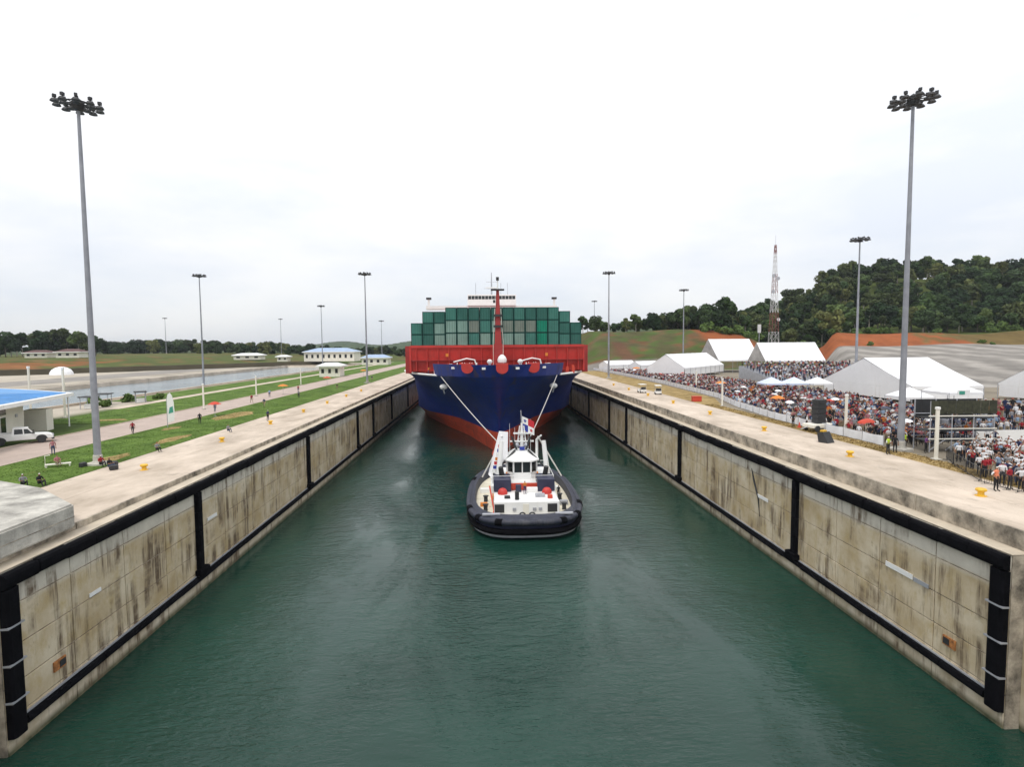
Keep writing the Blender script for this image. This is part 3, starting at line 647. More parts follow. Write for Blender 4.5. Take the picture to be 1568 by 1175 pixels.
for k_ in range(14):
    x = random.choice((-1, 1))*random.uniform(8, 17); MB().box(x-0.3, x+0.3, 124.5, 125.2, 16.0, random.uniform(17.2, 18.6)).build('deck_locker', random.choice((M_white, M_redcanvas, M_white)), ship)
for x in (-9.2, -3.1, 3.4, 9.0):
    yb = 108.1 + 0.066*x*x; MB().box(x-0.35, x+0.35, yb-0.15, yb+0.5, 17.55, 17.95).build('white_chock', M_white, ship)
# anchors in pale pockets
for sd_ in (-1, 1):
    yy = 120.3; h = 11.55
    an = MB().ell((sd_*h, yy-1.0, 13.6), (0.85, 0.6, 0.62), 12, 8).build('anchor_pocket', M_white, ship, True)
    MB().tube((sd_*(h+0.15), yy-1.5, 13.5), (sd_*(h-0.2), yy-1.1, 12.2), 0.16, n=6).build('anchor_shank', M_galv, an)
# bridge
br = MB().box(-14, 14, 214, 226, 15.9, 36.9).build('accommodation_block', M_white, ship)
for z in np.arange(33, 37, 2.8):
    for x in np.arange(-12.6, 12.7, 2.1): MB().box(x-0.4, x+0.4, 213.95, 214.04, z, z+0.9).build('window', M_glass, br)
wg = MB().prismx([(213.2, 36.0), (213.2, 37.2), (217.5, 37.2), (217.5, 36.0)], -24.4, 24.4).build('bridge_wing', M_white, ship)
wh = MB().prismx([(212.6, 37.25), (213.2, 41.3), (223, 41.3), (223, 37.25)], -9, 9).build('wheelhouse', M_white, ship)
for x in np.arange(-8.2, 8.3, 1.26): MB().add([(x-0.56, 212.92, 39.55), (x+0.56, 212.92, 39.55), (x+0.56, 213.1, 40.85), (x-0.56, 213.1, 40.85)], [(0, 1, 2, 3)]).build('window_pane', M_glass, wh)
for x in (-23.4, 23.4): MB().box(x-0.35, x+0.35, 213.4, 214.4, 37.22, 39.6).build('wing_cab', M_white, wg); MB().box(x-0.9, x+0.9, 213.2, 214.9, 39.6, 40.3).build('wing_lamp', M_dark, wg)
rm = MB().tube((0, 218, 41.5), (0, 218, 50), 0.35, 0.12, 8)
for z, l in ((44, 3.0), (46.5, 2.0)): rm.tube((-l, 218, z), (l, 218, z), 0.09, n=5)
for x in (-6, 6, 3.5): rm.tube((x, 217, 41.5), (x, 217, 46), 0.08, n=5)
rm.build('radar_mast', M_galv, ship); MB().box(-2.2, 2.2, 217.6, 217.9, 44.1, 44.5).build('radar_scanner', M_white, ship)

# ------------------------------------------------------------------ containers on the ship: front stack across the deck
CW, CL = 2.52, 12.2
def cont_mats():
    cs = [('container_teal', (0.055, 0.19, 0.155)), ('container_pale_teal', (0.18, 0.31, 0.265)), ('container_dark_teal', (0.036, 0.13, 0.107)), ('container_bright_green', (0.012, 0.20, 0.125)), ('container_grey_green', (0.17, 0.22, 0.185))]
    return [mat(n_, c_, 0.85, 0.18, 0.5, spec=0.15, stretch=(1, 1, 0.4), rust=(0.10, 0.06, 0.035), rlo=0.60, rscale=1.5) for n_, c_ in cs]
CM = cont_mats(); CN = ['teal green', 'pale teal', 'dark teal', 'bright green', 'greyish green']
M_cf = mat('container_frame', (0.016, 0.062, 0.053), 0.9, 0.15, 0.5, spec=0.1)
cache = {}
def cont_mesh(h):
    if h in cache: return cache[h]
    W2 = CW/2; side = []; nseg = 40
    # corrugated long sides and plain roof
    ys = np.linspace(0.12, CL-0.12, nseg*2+1); mb = MB()
    for sd_ in (-1, 1):
        vs = []
        for i, y in enumerate(ys): d = 0.0 if (i//2) % 2 else 0.05; vs += [(sd_*(W2-0.03-d), y, 0.14), (sd_*(W2-0.03-d), y, h-0.1)]
        mb.add(vs, [(2*i, 2*i+2, 2*i+3, 2*i+1) for i in range(len(ys)-1)])
    mb.box(-W2+0.06, W2-0.06, 0.105, 0.15, 0.152, h-0.112).box(-W2+0.06, W2-0.06, CL-0.15, CL-0.11, 0.152, h-0.112).box(-W2+0.06, W2-0.06, 0.1, CL-0.1, h-0.11, h-0.03).box(-W2+0.06, W2-0.06, 0.1, CL-0.1, 0.1, 0.15)
    body = mb
    fr = MB()
    for x in (-W2, W2-0.14):
        for y in (0, CL-0.14): fr.box(x, x+0.14, y, y+0.14, 0, h)
    for z0, z1 in ((0, 0.14), (h-0.12, h)):
        for y in (0.02, CL-0.12): fr.box(-W2+0.14, W2-0.14, y, y+0.10, z0, z1)
        for x in (-W2+0.01, W2-0.11): fr.box(x, x+0.10, 0.14, CL-0.14, z0+0.005, z1-0.005)
    dr = MB()
    for i in range(3): dr.box(0.02, CW/2-0.16, 0.06, 0.1, 0.15+i*(h-0.28)/3, 0.13+(i+1)*(h-0.28)/3, bev=0.012)
    bars = MB()
    for x in (0.3, 0.78): bars.tube((x, 0.045, 0.14), (x, 0.045, h-0.12), 0.022, n=5)
    cache[h] = (body, fr.mesh('corner_frame', M_cf), dr, bars.mesh('locking_bar', M_cf), {})
    return cache[h]
def container(h, ci, label, loc):
    body, frm, dr, bars, bm_ = cont_mesh(h)
    if ci not in bm_: bm_[ci] = (body.mesh('body', CM[ci]), dr.mesh('door', CM[ci]))
    t = thing('shipping_container', label, 'shipping container', loc, 0, 'containers stacked on the ship')
    link('body', bm_[ci][0], t); link('corner_frame', frm, t)
    d1 = link('door', bm_[ci][1], t); link('locking_bar', bars, d1)
    d2 = link('door', bm_[ci][1], t, (-CW/2+0.16-0.02, 0, 0)); link('locking_bar', bars, d2)
    return t
PITCH_X = 2.62; rs = random.Random(3)
ORD = ['first', 'second', 'third', 'fourth', 'fifth', 'sixth', 'seventh', 'eighth', 'ninth', 'tenth', 'eleventh', 'twelfth', 'thirteenth', 'fourteenth', 'fifteenth']
for c_ in range(15):
    if c_ in (0, 14): h, nt_ = 2.59, 2
    elif c_ in (1, 2, 13): h, nt_ = 2.59, 3
    else: h, nt_ = 2.896, 3
    for k_ in range(nt_):
        if c_ in (11,) and k_ < 2: ci = 3
        elif k_ == nt_-1 or c_ < 2 or c_ > 12: ci = rs.choice((0, 2, 2))
        elif k_ == 0: ci = rs.choice((0, 0, 1, 1))
        else: ci = rs.choice((1, 1, 4, 0, 4))
        if c_ == 2 and k_ == 1: ci = 1
        row = ['bottom', 'middle', 'top'][k_] if nt_ == 3 else ['bottom', 'upper'][k_]
        container(h, ci, f'{CN[ci]} container in the {row} row of the ship stack, {ORD[c_]} column from the left', (SX-0.05+(c_-7)*PITCH_X, 131.3+rs.uniform(-.05, .05), 22.22+k_*(h+0.02)))

# ------------------------------------------------------------------ tow lines
def rope(a, b, sag, label):
    a = Vector(a); b = Vector(b); pts = [a.lerp(b, t_) - Vector((0, 0, sag*4*t_*(1-t_))) for t_ in np.linspace(0, 1, 14)]
    tag(MB().path(pts, 0.085, 6).build('tow_line', M_rope), label, 'tow line', 'tow lines from ship to tug')
rope((SX-12.3, 118.6, 16.2), (2.6, 86.4, 4.75), 0.5, 'pale tow line from the left of the ship bow down to the tug')
rope((SX+12.4, 118.6, 16.3), (3.6, 86.4, 4.75), 0.5, 'pale tow line from the right of the ship bow down to the tug')

# ------------------------------------------------------------------ tug (stern towards the camera)
tug = thing('tug_boat', 'navy tug boat with white wheelhouse and black rubber fenders below the ship bow', 'tug boat', (3.15, 75.8, 0), R(-0.5)); tug.scale = (1.15, 1, 1)
def tug_ring(z, k_, n=56, dy=0.0):
    pts = []
    for i in range(n):
        a = 2*math.pi*i/n; c_, s_ = math.cos(a), math.sin(a)
        e = 2/3.4 if s_ < 0 else 2/2.5
        x = 6.1*k_*math.copysign(abs(c_)**e, c_); y = (13.5*k_ + dy)*math.copysign(abs(s_)**e, s_)
        pts.append((x, y, z + (0.9*max(0, y/13.5)**2)))
    return pts
def loft(rings):
    mb = MB(); n = len(rings[0]); vs = [p for r_ in rings for p in r_]
    mb.add(vs, [(l*n+i, l*n+(i+1) % n, (l+1)*n+(i+1) % n, (l+1)*n+i) for l in range(len(rings)-1) for i in range(n)]); return mb
hl = loft([tug_ring(-1.2, 0.80), tug_ring(-0.2, 0.90), tug_ring(0.7, 0.955), tug_ring(1.5, 0.975), tug_ring(2.35, 0.985)]).build('hull', M_navy, tug, True)
loft([tug_ring(2.35, 0.985), tug_ring(2.72, 0.93), tug_ring(2.72, 0.885), tug_ring(2.2, 0.875), tug_ring(1.5, 0.87)]).build('bulwark', M_tugfend, tug, True)
dkp = tug_ring(1.62, 0.873); mb = MB(); mb.add(dkp, [tuple(range(len(dkp)))]); mb.build('deck', M_deckcream, tug)
MB().path(tug_ring(1.05, 0.98), 0.36, 8, True).build('lower_rubber_fender', M_rub, tug, True)
MB().path(tug_ring(2.2, 0.99), 0.36, 10, True).build('upper_rubber_fender', M_tugfend, tug, True)
rr_ = tug_ring(0.45, 0.96)
MB().path(rr_, 0.14, 6, True).build('rubbing_strake', M_galv, tug, True)
for i in (4, 10, 17, 24, 31, 35, 39, 45, 49, 53):       # tyre-like pads on the rim
    p = tug_ring(2.2, 0.995)[i]; q = tug_ring(2.2, 0.995)[(i+1) % 56]
    MB().path([Vector(p)*1.0+Vector((0, 0, 0.0)), Vector(p).lerp(Vector(q), 0.5), q], 0.40, 10).build('fender_block', M_rub, tug, True)
# aft winch house
wh_ = MB().box(-3.3, 3.5, -9.4, -4.4, 1.62, 3.6, bev=0.18).build('aft_deckhouse', M_white, tug)
for x in (-2.75, 2.75): MB().box(x-0.5, x+0.5, -9.45, -9.38, 2.2, 3.2).build('opening', M_dark, wh_)
MB().box(-0.3, 0.3, -9.46, -9.38, 1.7, 3.2).build('door', M_cream, wh_)
for x in (-1.2, 0.9, 1.5): MB().box(x-0.18, x+0.18, -9.5, -9.38, 2.4, 2.75).build('vent', M_galv, wh_)
MB().tube((-0.9, -8.9, 3.6), (-0.9, -8.9, 4.6), 0.22, 0.22, 8).build('capstan', M_dark, tug)
ho = MB(); 
for x in (-0.4, 0.6): ho.path([(x+0.28*math.cos(a), -10.2+0.02*a, 2.1+0.28*math.sin(a)) for a in np.linspace(0, 6.2, 12)], 0.09, 6, True)
ho.tube((-0.9, -10.2, 1.62), (1.1, -10.2, 1.62), 0.2, n=8); ho.build('towing_hook', M_dark, tug)
for x in (-2.35, 2.45):
    MB().lathe([(0.52, 0), (0.54, 0.2), (0.46, 0.48), (0.3, 0.68), (0.02, 0.78)], (x, -6.2, 3.62), 14).build('red_dome', M_red, tug, True)
    MB().box(x-0.95, x+0.95, -5.3, -2.2, 3.55, 5.3, bev=0.15).build('funnel_casing', M_navy, tug)
    MB().tube((x, -3.6, 5.3), (x+0.15*(1 if x > 0 else -1), -3.9, 6.5), 0.3, 0.27, 10).build('exhaust_pipe', M_dark, tug)
    MB().tube((x*1.15, -2.7, 5.3), (x*1.0, -2.2, 9.6), 0.34, 0.24, 10).build('white_stack', M_white, tug, True)
# forward deckhouse, wheelhouse
MB().box(-3.6, 3.6, -4.3, 6.0, 1.62, 4.4, bev=0.25).build('forward_deckhouse', M_white, tug)
MB().box(-1.4, 1.5, -4.6, -4.3, 3.7, 4.5).build('bench', M_redcanvas, tug)
wp = [(-1.0, -2.1), (1.0, -2.1), (1.7, -1.2), (1.7, 1.8), (1.0, 2.8), (-1.0, 2.8), (-1.7, 1.8), (-1.7, -1.2)]
wl_ = MB().prism(wp, 4.4, 5.35).build('wheelhouse', M_white, tug)
MB().prism([(x*0.97, y*0.97) for x, y in wp], 5.35, 6.75).build('window_band', M_glass, wl_)
for i in range(8):
    a = wp[i]; b = wp[(i+1) % 8]
    MB().tube((a[0], a[1], 5.35), (a[0], a[1], 6.8), 0.10, n=6).build('window_post', M_white, wl_)
    if i in (0, 2, 4, 6): MB().tube(((a[0]+b[0])/2, (a[1]+b[1])/2, 5.35), ((a[0]+b[0])/2, (a[1]+b[1])/2, 6.8), 0.07, n=6).build('window_post', M_white, wl_)
MB().prism([(x*1.16, y*1.14) for x, y in wp], 6.8, 6.98).build('roof', M_white, wl_)
MB().add([(x*1.1, y*1.1, 6.98) for x, y in wp]+[(x*0.55, y*0.5+0.4, 7.9) for x, y in wp], [(i, (i+1) % 8, 8+(i+1) % 8, 8+i) for i in range(8)]+[tuple(range(8, 16))]).build('roof_crown', M_white, wl_)
# mast, monitors, struts
mt = MB().tube((0.1, 0.6, 7.8), (0.1, 0.6, 11.6), 0.24, 0.12, 8).build('mast', M_white, tug)
MB().tube((0.1, 0.6, 11.6), (0.0, 0.6, 13.3), 0.08, 0.05, 6).build('top_staff', M_galv, mt)
MB().box(-1.3, 1.5, 0.4, 0.8, 9.0, 9.15).build('yard', M_white, mt); MB().box(-0.9, 1.1, 0.3, 0.5, 10.1, 10.3).build('radar_scanner', M_white, mt)
for x in (-0.5, 0.6): MB().ell((x, 0.3, 8.6), (0.3, 0.3, 0.34), 10, 6).build('searchlight', M_galv, mt)
MB().box(-0.2, 0.4, -0.2, 0.2, 8.0, 8.4).build('nameboard', M_blueflag, mt)
for sd_ in (-1, 1):
    MB().tube((sd_*1.1, 0.2, 9.8), (sd_*0.55, 0.1, 8.0), 0.13, n=6).build('dark_strut', M_dark, mt)
    MB().tube((sd_*0.75, -0.6, 8.1), (sd_*3.4, -2.0, 5.1), 0.13, n=6).build('dark_stay', M_dark, mt)
    MB().tube((sd_*2.0, 0.8, 9.7), (sd_*4.6, -1.2, 4.6), 0.09, n=6).build('pale_stay', M_rope, mt)
    mo = MB().tube((sd_*1.9, 1.0, 6.9), (sd_*1.9, 1.0, 9.2), 0.16, n=8).build('fire_monitor', M_white, tug)
    MB().tube((sd_*1.9, 1.0, 9.2), (sd_*2.3, -0.4, 10.0), 0.16, 0.1, 8).build('nozzle', M_white, mo)
# white canvas screen on the port side
MB().add([(-3.5, -1.6, 4.5), (-1.7, -0.6, 7.0), (-1.6, 0.2, 10.4), (-2.6, -0.2, 10.6), (-3.9, -1.2, 5.0), (-3.4, -1.5, 4.5), (-1.62, -0.52, 7.0), (-1.52, 0.28, 10.4), (-2.52, -0.12, 10.6), (-3.82, -1.12, 5.0)],
         [(0, 1, 2, 3, 4), (9, 8, 7, 6, 5), (0, 5, 6, 1), (1, 6, 7, 2), (2, 7, 8, 3), (3, 8, 9, 4), (4, 9, 5, 0)]).build('white_canvas_screen', M_fabric, tug)
# deck gear
for i, (x, y, z) in enumerate(((-3.35, -4.6, 2.9), (3.35, -4.6, 2.9), (-1.75, -1.5, 4.95), (1.75, -1.5, 4.95))):
    MB().path([(x+0.03*(1 if x > 0 else -1), y+0.33*math.cos(a), z+0.33*math.sin(a)) for a in np.linspace(0, 6.28, 14, endpoint=False)], 0.08, 6, True).build('life_buoy', M_orange, tug)
for i, (x, y, l, w_, h, m_) in enumerate(((-4.3, 2.0, 1.2, .6, .7, M_white), (4.3, 3.0, 1.0, .6, .6, M_white), (-4.4, -4.6, .8, .5, .5, M_orange), (4.5, -4.4, .9, .5, .6, M_galv), (1.6, -7.6, 1.0, .7, .35, M_galv), (-1.9, -8.2, .6, .5, .3, M_dark), (0.9, -5.4, 1.2, .5, .6, M_white), (-0.6, -5.2, .6, .5, .9, M_navy), (2.6, -8.4, .5, .5, .4, M_redcanvas))):
    zz = 1.63 if abs(x) > 3.6 else 3.61; MB().box(x-l/2, x+l/2, y-w_/2, y+w_/2, zz, zz+h, bev=0.04).build('deck_box', m_, tug)
for x, y in ((-4.2, -8.3), (4.3, -8.5), (-1.0, -11.0), (1.8, -11.1)):
    for q in range(3): MB().path([(x+(0.5-0.06*q)*math.cos(a), y+(0.5-0.06*q)*math.sin(a), 1.70+0.1*q) for a in np.linspace(0, 6.28, 14, endpoint=False)], 0.06, 5, True).build('rope_coil', M_rope, tug)
for x, h in ((-1.3, 11.4), (1.2, 12.0), (-0.7, 10.8), (0.9, 10.9)): MB().tube((x, 1.6, 7.4), (x, 1.6, h), 0.03, 0.015, 5).build('whip_aerial', M_white, mt)
for z in (8.4, 8.9, 9.4, 9.9, 10.4): MB().box(-0.5+0.06*(z-8), 0.7-0.06*(z-8), 0.55, 0.65, z, z+0.06).build('mast_rung', M_white, mt)
for x in (-0.5, 0.7): MB().tube((x, 0.6, 7.8), (x*0.4+0.06, 0.6, 11.2), 0.07, n=5).build('mast_leg', M_white, mt)
# rails
rl = MB()
for y in (-3.9, 5.7):
    for z in (4.9, 5.35): rl.tube((-3.4, y, z), (3.4, y, z), 0.04, n=5)
for x in (-3.4, 3.4):
    for z in (4.9, 5.35): rl.tube((x, -3.9, z), (x, 5.7, z), 0.04, n=5)
    for y in np.arange(-3.9, 5.8, 1.6): rl.tube((x, y, 4.4), (x, y, 5.38), 0.04, n=5)
rl.build('hand_rail', M_white, tug)
# forward winch and staple, bitts
MB().path([(-0.8, 10.6, 2.3), (-0.8, 10.6, 4.6), (0.8, 10.6, 4.6), (0.8, 10.6, 2.3)], 0.22, 8).build('tow_staple', M_white, tug)
wd = MB().lathe([(0.9, -1.2), (0.9, -1.1), (0.55, -1.08), (0.55, 1.08), (0.9, 1.1), (0.9, 1.2)], n=14); wd.v = [(v[2], 7.8+v[0], 2.9+v[1]) for v in wd.v]; wd.build('tow_winch', M_galv, tug)
for x, y in ((-4.2, -6.5), (-4.2, -2.5), (4.3, -6.5), (4.3, -2.0)): MB().lathe([(0.28, 0), (0.22, 0.1), (0.22, 0.7), (0.32, 0.75), (0.32, 0.85), (0.02, 0.9)], (x, y, 1.62), 10).build('bitt', M_dark, tug)
MB().path([(-3.5, -10.4, 1.8), (-3.3, -8.4, 2.2), (-3.75, -6.0, 4.6)], 0.08, 6).build('red_pole', M_redcanvas, tug)
for x in (-3.6, 3.7): MB().box(x-0.9, x+0.9, -12.0, -11.6, 2.62, 2.86, bev=0.04).build('stern_roller', M_galv, tug)
# quartered flag on the staff
fg = MB(); fx, fy, fz, fwid, fh_ = 0.12, 0.6, 10.6, 2.1, 1.9
def wv(u, v_): return (fx + 0.05 + fwid*u*0.78, fy + 0.22*math.sin(u*5.0)*u, fz + fh_*v_ - 0.75*u)
for a, b, mi in ((0, 0, 1), (1, 0, 0), (0, 1, 0), (1, 1, 2)):
    for i in range(3):
        u0, u1 = (a+i/3)/2, (a+(i+1)/3)/2; fg.add([wv(u0, b/2), wv(u1, b/2), wv(u1, (b+1)/2), wv(u0, (b+1)/2)], [(0, 1, 2, 3)], mi)
def star(cu, cv, r_, mi):
    p = []
    for i in range(10): a = math.pi/2+i*math.pi/5; q = r_*(1 if i % 2 == 0 else 0.42); x, y, z = wv(cu+q*math.cos(a)/fwid, cv+q*math.sin(a)/fh_); p.append((x, y-0.03, z))
    fg.add(p, [tuple(range(10))], mi)
star(0.25, 0.75, 0.3, 1); star(0.75, 0.25, 0.3, 2)
tag(fg.build('flag', [M_white, M_blueflag, M_redflag]), 'quartered red white and blue flag with stars on the tug mast', 'flag'); bpy.data.objects['flag'].location = (3.15, 75.8, 0)
sf = MB(); 
for i in range(7): z = 5.4+i*0.55; sf.add([(-3.6+i*0.14, -2.2, z), (-3.1+i*0.14, -2.2, z-0.05), (-3.1+i*0.14, -2.15, z+0.4), (-3.6+i*0.14, -2.2, z+0.42)], [(0, 1, 2, 3)], i % 4)
tag(sf.build('signal_flags', [M_white, M_blueflag, M_redflag, M_orange]), 'string of small coloured signal flags on the left of the tug wheelhouse', 'signal flags'); bpy.data.objects['signal_flags'].location = (2.75, 75.8, 0)

# ------------------------------------------------------------------ people
POSES = {}
def skeleton(pose, fingers=True):
    """joints: name -> (pos, rx, ry); edges with a body tag. Front of the person is -y. Height about 1.72 m"""
    J = {}; Eg = []
    def j(n, p, rx, ry=None): J[n] = (Vector(p), rx, ry if ry else rx)
    def e(a, b, tg): Eg.append((a, b, tg))
    sit = pose == 'sit'; hz = 0.32 if sit else 0.93
    lean = {'stand': 0.0, 'raise': -0.03, 'hips': 0.0, 'walk': -0.05, 'hold': -0.02, 'sit': 0.03}[pose]
    j('pel', (0, 0, hz), 0.15, 0.11); j('bel', (0, lean*0.4, hz+0.17), 0.145, 0.105); j('che', (0, lean, hz+0.37), 0.165, 0.115); j('nb', (0, lean*1.1, hz+0.50), 0.075, 0.07)
    j('nk', (0, lean*1.1-0.01, hz+0.565), 0.055); j('hd', (0, lean-0.025, hz+0.66), 0.083, 0.098); j('ht', (0, lean-0.01, hz+0.765), 0.072, 0.082)
    e('pel', 'bel', 'hip'); e('bel', 'che', 'shirt'); e('che', 'nb', 'shirt'); e('nb', 'nk', 'skin'); e('nk', 'hd', 'head'); e('hd', 'ht', 'head')
    for s_, sn in ((-1, 'l'), (1, 'r')):
        st = {'walk': 0.22*s_, 'stand': 0.02*s_}.get(pose, 0.03*s_)
        if sit:
            kn = (s_*0.13, -0.42, 0.50); an = (s_*0.12, -0.50, 0.09); to = (s_*0.13, -0.68, 0.045)
        else:
            kn = (s_*0.105, -st*0.6-0.02, 0.49); an = (s_*0.11, -st*1.3+(0.06 if st < -0.1 else 0), 0.09); to = (s_*0.13, -st*1.3-0.16, 0.04)
        j('h'+sn, (s_*0.095, 0, hz-0.05), 0.092, 0.10); j('k'+sn, kn, 0.06); j('a'+sn, an, 0.042); j('t'+sn, to, 0.045, 0.035)
        e('pel', 'h'+sn, 'hip'); e('h'+sn, 'k'+sn, 'leg'); e('k'+sn, 'a'+sn, 'leg'); e('a'+sn, 't'+sn, 'shoe')
        sh = Vector((s_*0.19, lean, hz+0.455))
        if pose == 'raise': el, wr = sh+Vector((s_*0.10, -0.22, -0.12)), sh+Vector((-s_*0.06, -0.36, 0.12))
        elif pose == 'hips': el, wr = sh+Vector((s_*0.18, 0.08, -0.22)), sh+Vector((s_*0.0, -0.06, -0.42))
        elif pose == 'hold': el, wr = sh+Vector((s_*0.05, -0.02, -0.28)), sh+Vector((-s_*0.06, -0.24, -0.26))
        elif pose == 'walk': el, wr = sh+Vector((s_*0.06, 0.10*s_, -0.27)), sh+Vector((s_*0.07, 0.0+0.02*s_-0.08, -0.50))
        elif sit: el, wr = sh+Vector((s_*0.06, -0.10, -0.25)), sh+Vector((-s_*0.03, -0.34, -0.22))
        else: el, wr = sh+Vector((s_*0.055, 0.02, -0.28)), sh+Vector((s_*0.06, -0.04, -0.53))
        d = (wr-el).normalized(); pm = wr+d*0.075
        j('s'+sn, sh, 0.065); j('e'+sn, el, 0.043); j('w'+sn, wr, 0.03); j('p'+sn, pm, 0.036, 0.022)
        e('che', 's'+sn, 'shirt'); e('s'+sn, 'e'+sn, 'uarm'); e('e'+sn, 'w'+sn, 'skin'); e('w'+sn, 'p'+sn, 'skin')
        if fingers:
            ax = d.cross(Vector((0, 1, 0.3))).normalized(); nrm = ax.cross(d)
            for q, (off, L) in enumerate(((-0.03, .065), (-0.01, .08), (0.01, .075), (0.03, .055))):
                b0 = pm + ax*off + d*0.015; m1 = b0+d*L*0.55+nrm*0.008; t1 = m1+d*L*0.4+nrm*0.022
                j(f'f{sn}{q}a', b0, 0.011); j(f'f{sn}{q}b', m1, 0.0095); j(f'f{sn}{q}c', t1, 0.008)
                e('p'+sn, f'f{sn}{q}a', 'skin'); e(f'f{sn}{q}a', f'f{sn}{q}b', 'skin'); e(f'f{sn}{q}b', f'f{sn}{q}c', 'skin')
            b0 = wr.lerp(pm, 0.4) - ax*0.038*s_; j(f'h{sn}t', b0, 0.013); j(f'h{sn}u', b0 - ax*0.02*s_ + d*0.05, 0.010)
            e('w'+sn, f'h{sn}t', 'skin'); e(f'h{sn}t', f'h{sn}u', 'skin')
    if fingers:
        hp = J['hd'][0]; j('ns', hp+Vector((0, -0.115, -0.01)), 0.016); e('hd', 'ns', 'head')
    return J, Eg
def person_geo(pose, detail):
    key = (pose, detail)
    if key in POSES: return POSES[key]
    J, Eg = skeleton(pose, detail); names = list(J); idx = {n: i for i, n in enumerate(names)}
    me = bpy.data.meshes.new('sk'); me.from_pydata([J[n][0] for n in names], [(idx[a], idx[b]) for a, b, _ in Eg], [])
    o = bpy.data.objects.new('sk', me); COL.objects.link(o)
    mo = o.modifiers.new('skin', 'SKIN'); mo.use_smooth_shade = True
    if not me.skin_vertices:
        bpy.context.view_layer.objects.active = o
    sv = me.skin_vertices[0].data if len(me.skin_vertices) else None
    if sv is None:
        bm = bmesh.new(); bm.from_mesh(me); bm.verts.layers.skin.verify(); bm.to_mesh(me); bm.free(); sv = me.skin_vertices[0].data
    for i, n in enumerate(names): sv[i].radius = (J[n][1], J[n][2]); sv[i].use_root = (n == 'pel'); sv[i].use_loose = False
    if detail: ss = o.modifiers.new('sub', 'SUBSURF'); ss.levels = 1; ss.render_levels = 1
    dg = bpy.context.evaluated_depsgraph_get(); dg.update(); ev = o.evaluated_get(dg); em = ev.to_mesh()
    V = np.array([v.co[:] for v in em.vertices]); F = [tuple(p.vertices) for p in em.polygons]; ev.to_mesh_clear()
    bpy.data.objects.remove(o); bpy.data.meshes.remove(me)
    A = np.array([J[a][0][:] for a, b, _ in Eg]); B = np.array([J[b][0][:] for a, b, _ in Eg]); RR = np.array([(J[a][1]+J[b][1])/2 for a, b, _ in Eg])
    d = B-A; L2 = (d*d).sum(1)+1e-9; t_ = np.clip(((V[:, None]-A[None])*d[None]).sum(2)/L2[None], 0, 1)
    dist = np.linalg.norm(V[:, None]-(A[None]+t_[..., None]*d[None]), axis=2) - RR[None]*0.8
    tg = np.array([q[2] for q in Eg])[dist.argmin(1)]
    hd = np.array(J['hd'][0])
    if detail:      # ears and eyes, joined to the head surface
        ex = MB()
        for s_ in (-1, 1):
            ex.ell((hd[0]+s_*0.034, hd[1]-0.088, hd[2]+0.02), (0.013, 0.012, 0.009), 6, 4); ex.ell((hd[0]+s_*0.083, hd[1]+0.01, hd[2]+0.0), (0.012, 0.022, 0.032), 6, 4)
        n0 = len(V); V = np.concatenate([V, np.array(ex.v)]); F += [tuple(i+n0 for i in f) for f in ex.f]
        k_ = len(ex.v)//4; tg = np.concatenate([tg, np.array((['eye']*k_+['skin']*k_)*2)])
    if pose != 'sit': V[:, 2] -= V[:, 2].min()
    POSES[key] = (V, F, tg, hd); return POSES[key]
SKIN = [(0.33, 0.18, 0.11), (0.24, 0.125, 0.075), (0.42, 0.26, 0.18)]
def person_cols(pose, detail, shirt, pants, head, skin, vest=None, sleeves=False):
    V, F, tg, hd = person_geo(pose, detail); C = np.ones((len(V), 4)); sk = SKIN[skin]
    lut = {'hip': pants, 'leg': pants, 'shoe': (0.02, 0.018, 0.016), 'shirt': shirt, 'uarm': shirt, 'skin': sk, 'head': sk, 'eye': (0.01, 0.008, 0.008)}
    for k_, c_ in lut.items(): C[tg == k_, :3] = c_
    hm = (tg == 'head') & ((V[:, 2] > hd[2]+0.05) | ((V[:, 1] > hd[1]+0.02) & (V[:, 2] > hd[2]-0.06))); C[hm, :3] = head
    mo = (tg == 'head') & (np.abs(V[:, 0]) < 0.03) & (np.abs(V[:, 2]-(hd[2]-0.055)) < 0.014) & (V[:, 1] < hd[1]-0.05); C[mo, :3] = (0.28, 0.08, 0.07)
    if vest: C[(tg == 'shirt'), :3] = vest
    if sleeves: C[(tg == 'skin') & (V[:, 2] < hd[2]-0.2) & (np.random.rand(len(V)) < 2) & (np.abs(V[:, 0]) < 0.35) & (V[:, 2] > 0.95), :3] = shirt
    return V, F, C
PM = {}
def person_mesh(pose, sch):
    key = (pose, sch['k'])
    if key in PM: return PM[key]
    V, F, C = person_cols(pose, True, sch['shirt'], sch['pants'], sch['head'], sch['skin'], sch.get('vest'))
    me = bpy.data.meshes.new('person'); me.from_pydata(V.tolist(), [], F); me.materials.append(M_person)
    ca = me.color_attributes.new('Col', 'FLOAT_COLOR', 'POINT'); ca.data.foreach_set('color', C.ravel())
    me.polygons.foreach_set('use_smooth', [True]*len(me.polygons)); PM[key] = me; return me
WH, RD, NV, BK, PK, LB, GY, OR, YG = (.72, .72, .73), (.30, .022, .032), (.025, .035, .09), (.018, .018, .02), (.42, .17, .19), (.28, .38, .52), (.25, .25, .26), (.60, .20, .04), (.45, .62, .06)
JE, KH, DK = (.05, .07, .13), (.30, .24, .16), (.025, .025, .03)
HAIR, CAPW, CAPR, CAPB = (.015, .011, .009), (.75, .75, .74), (.40, .03, .03), (.03, .04, .10)
SCH = []
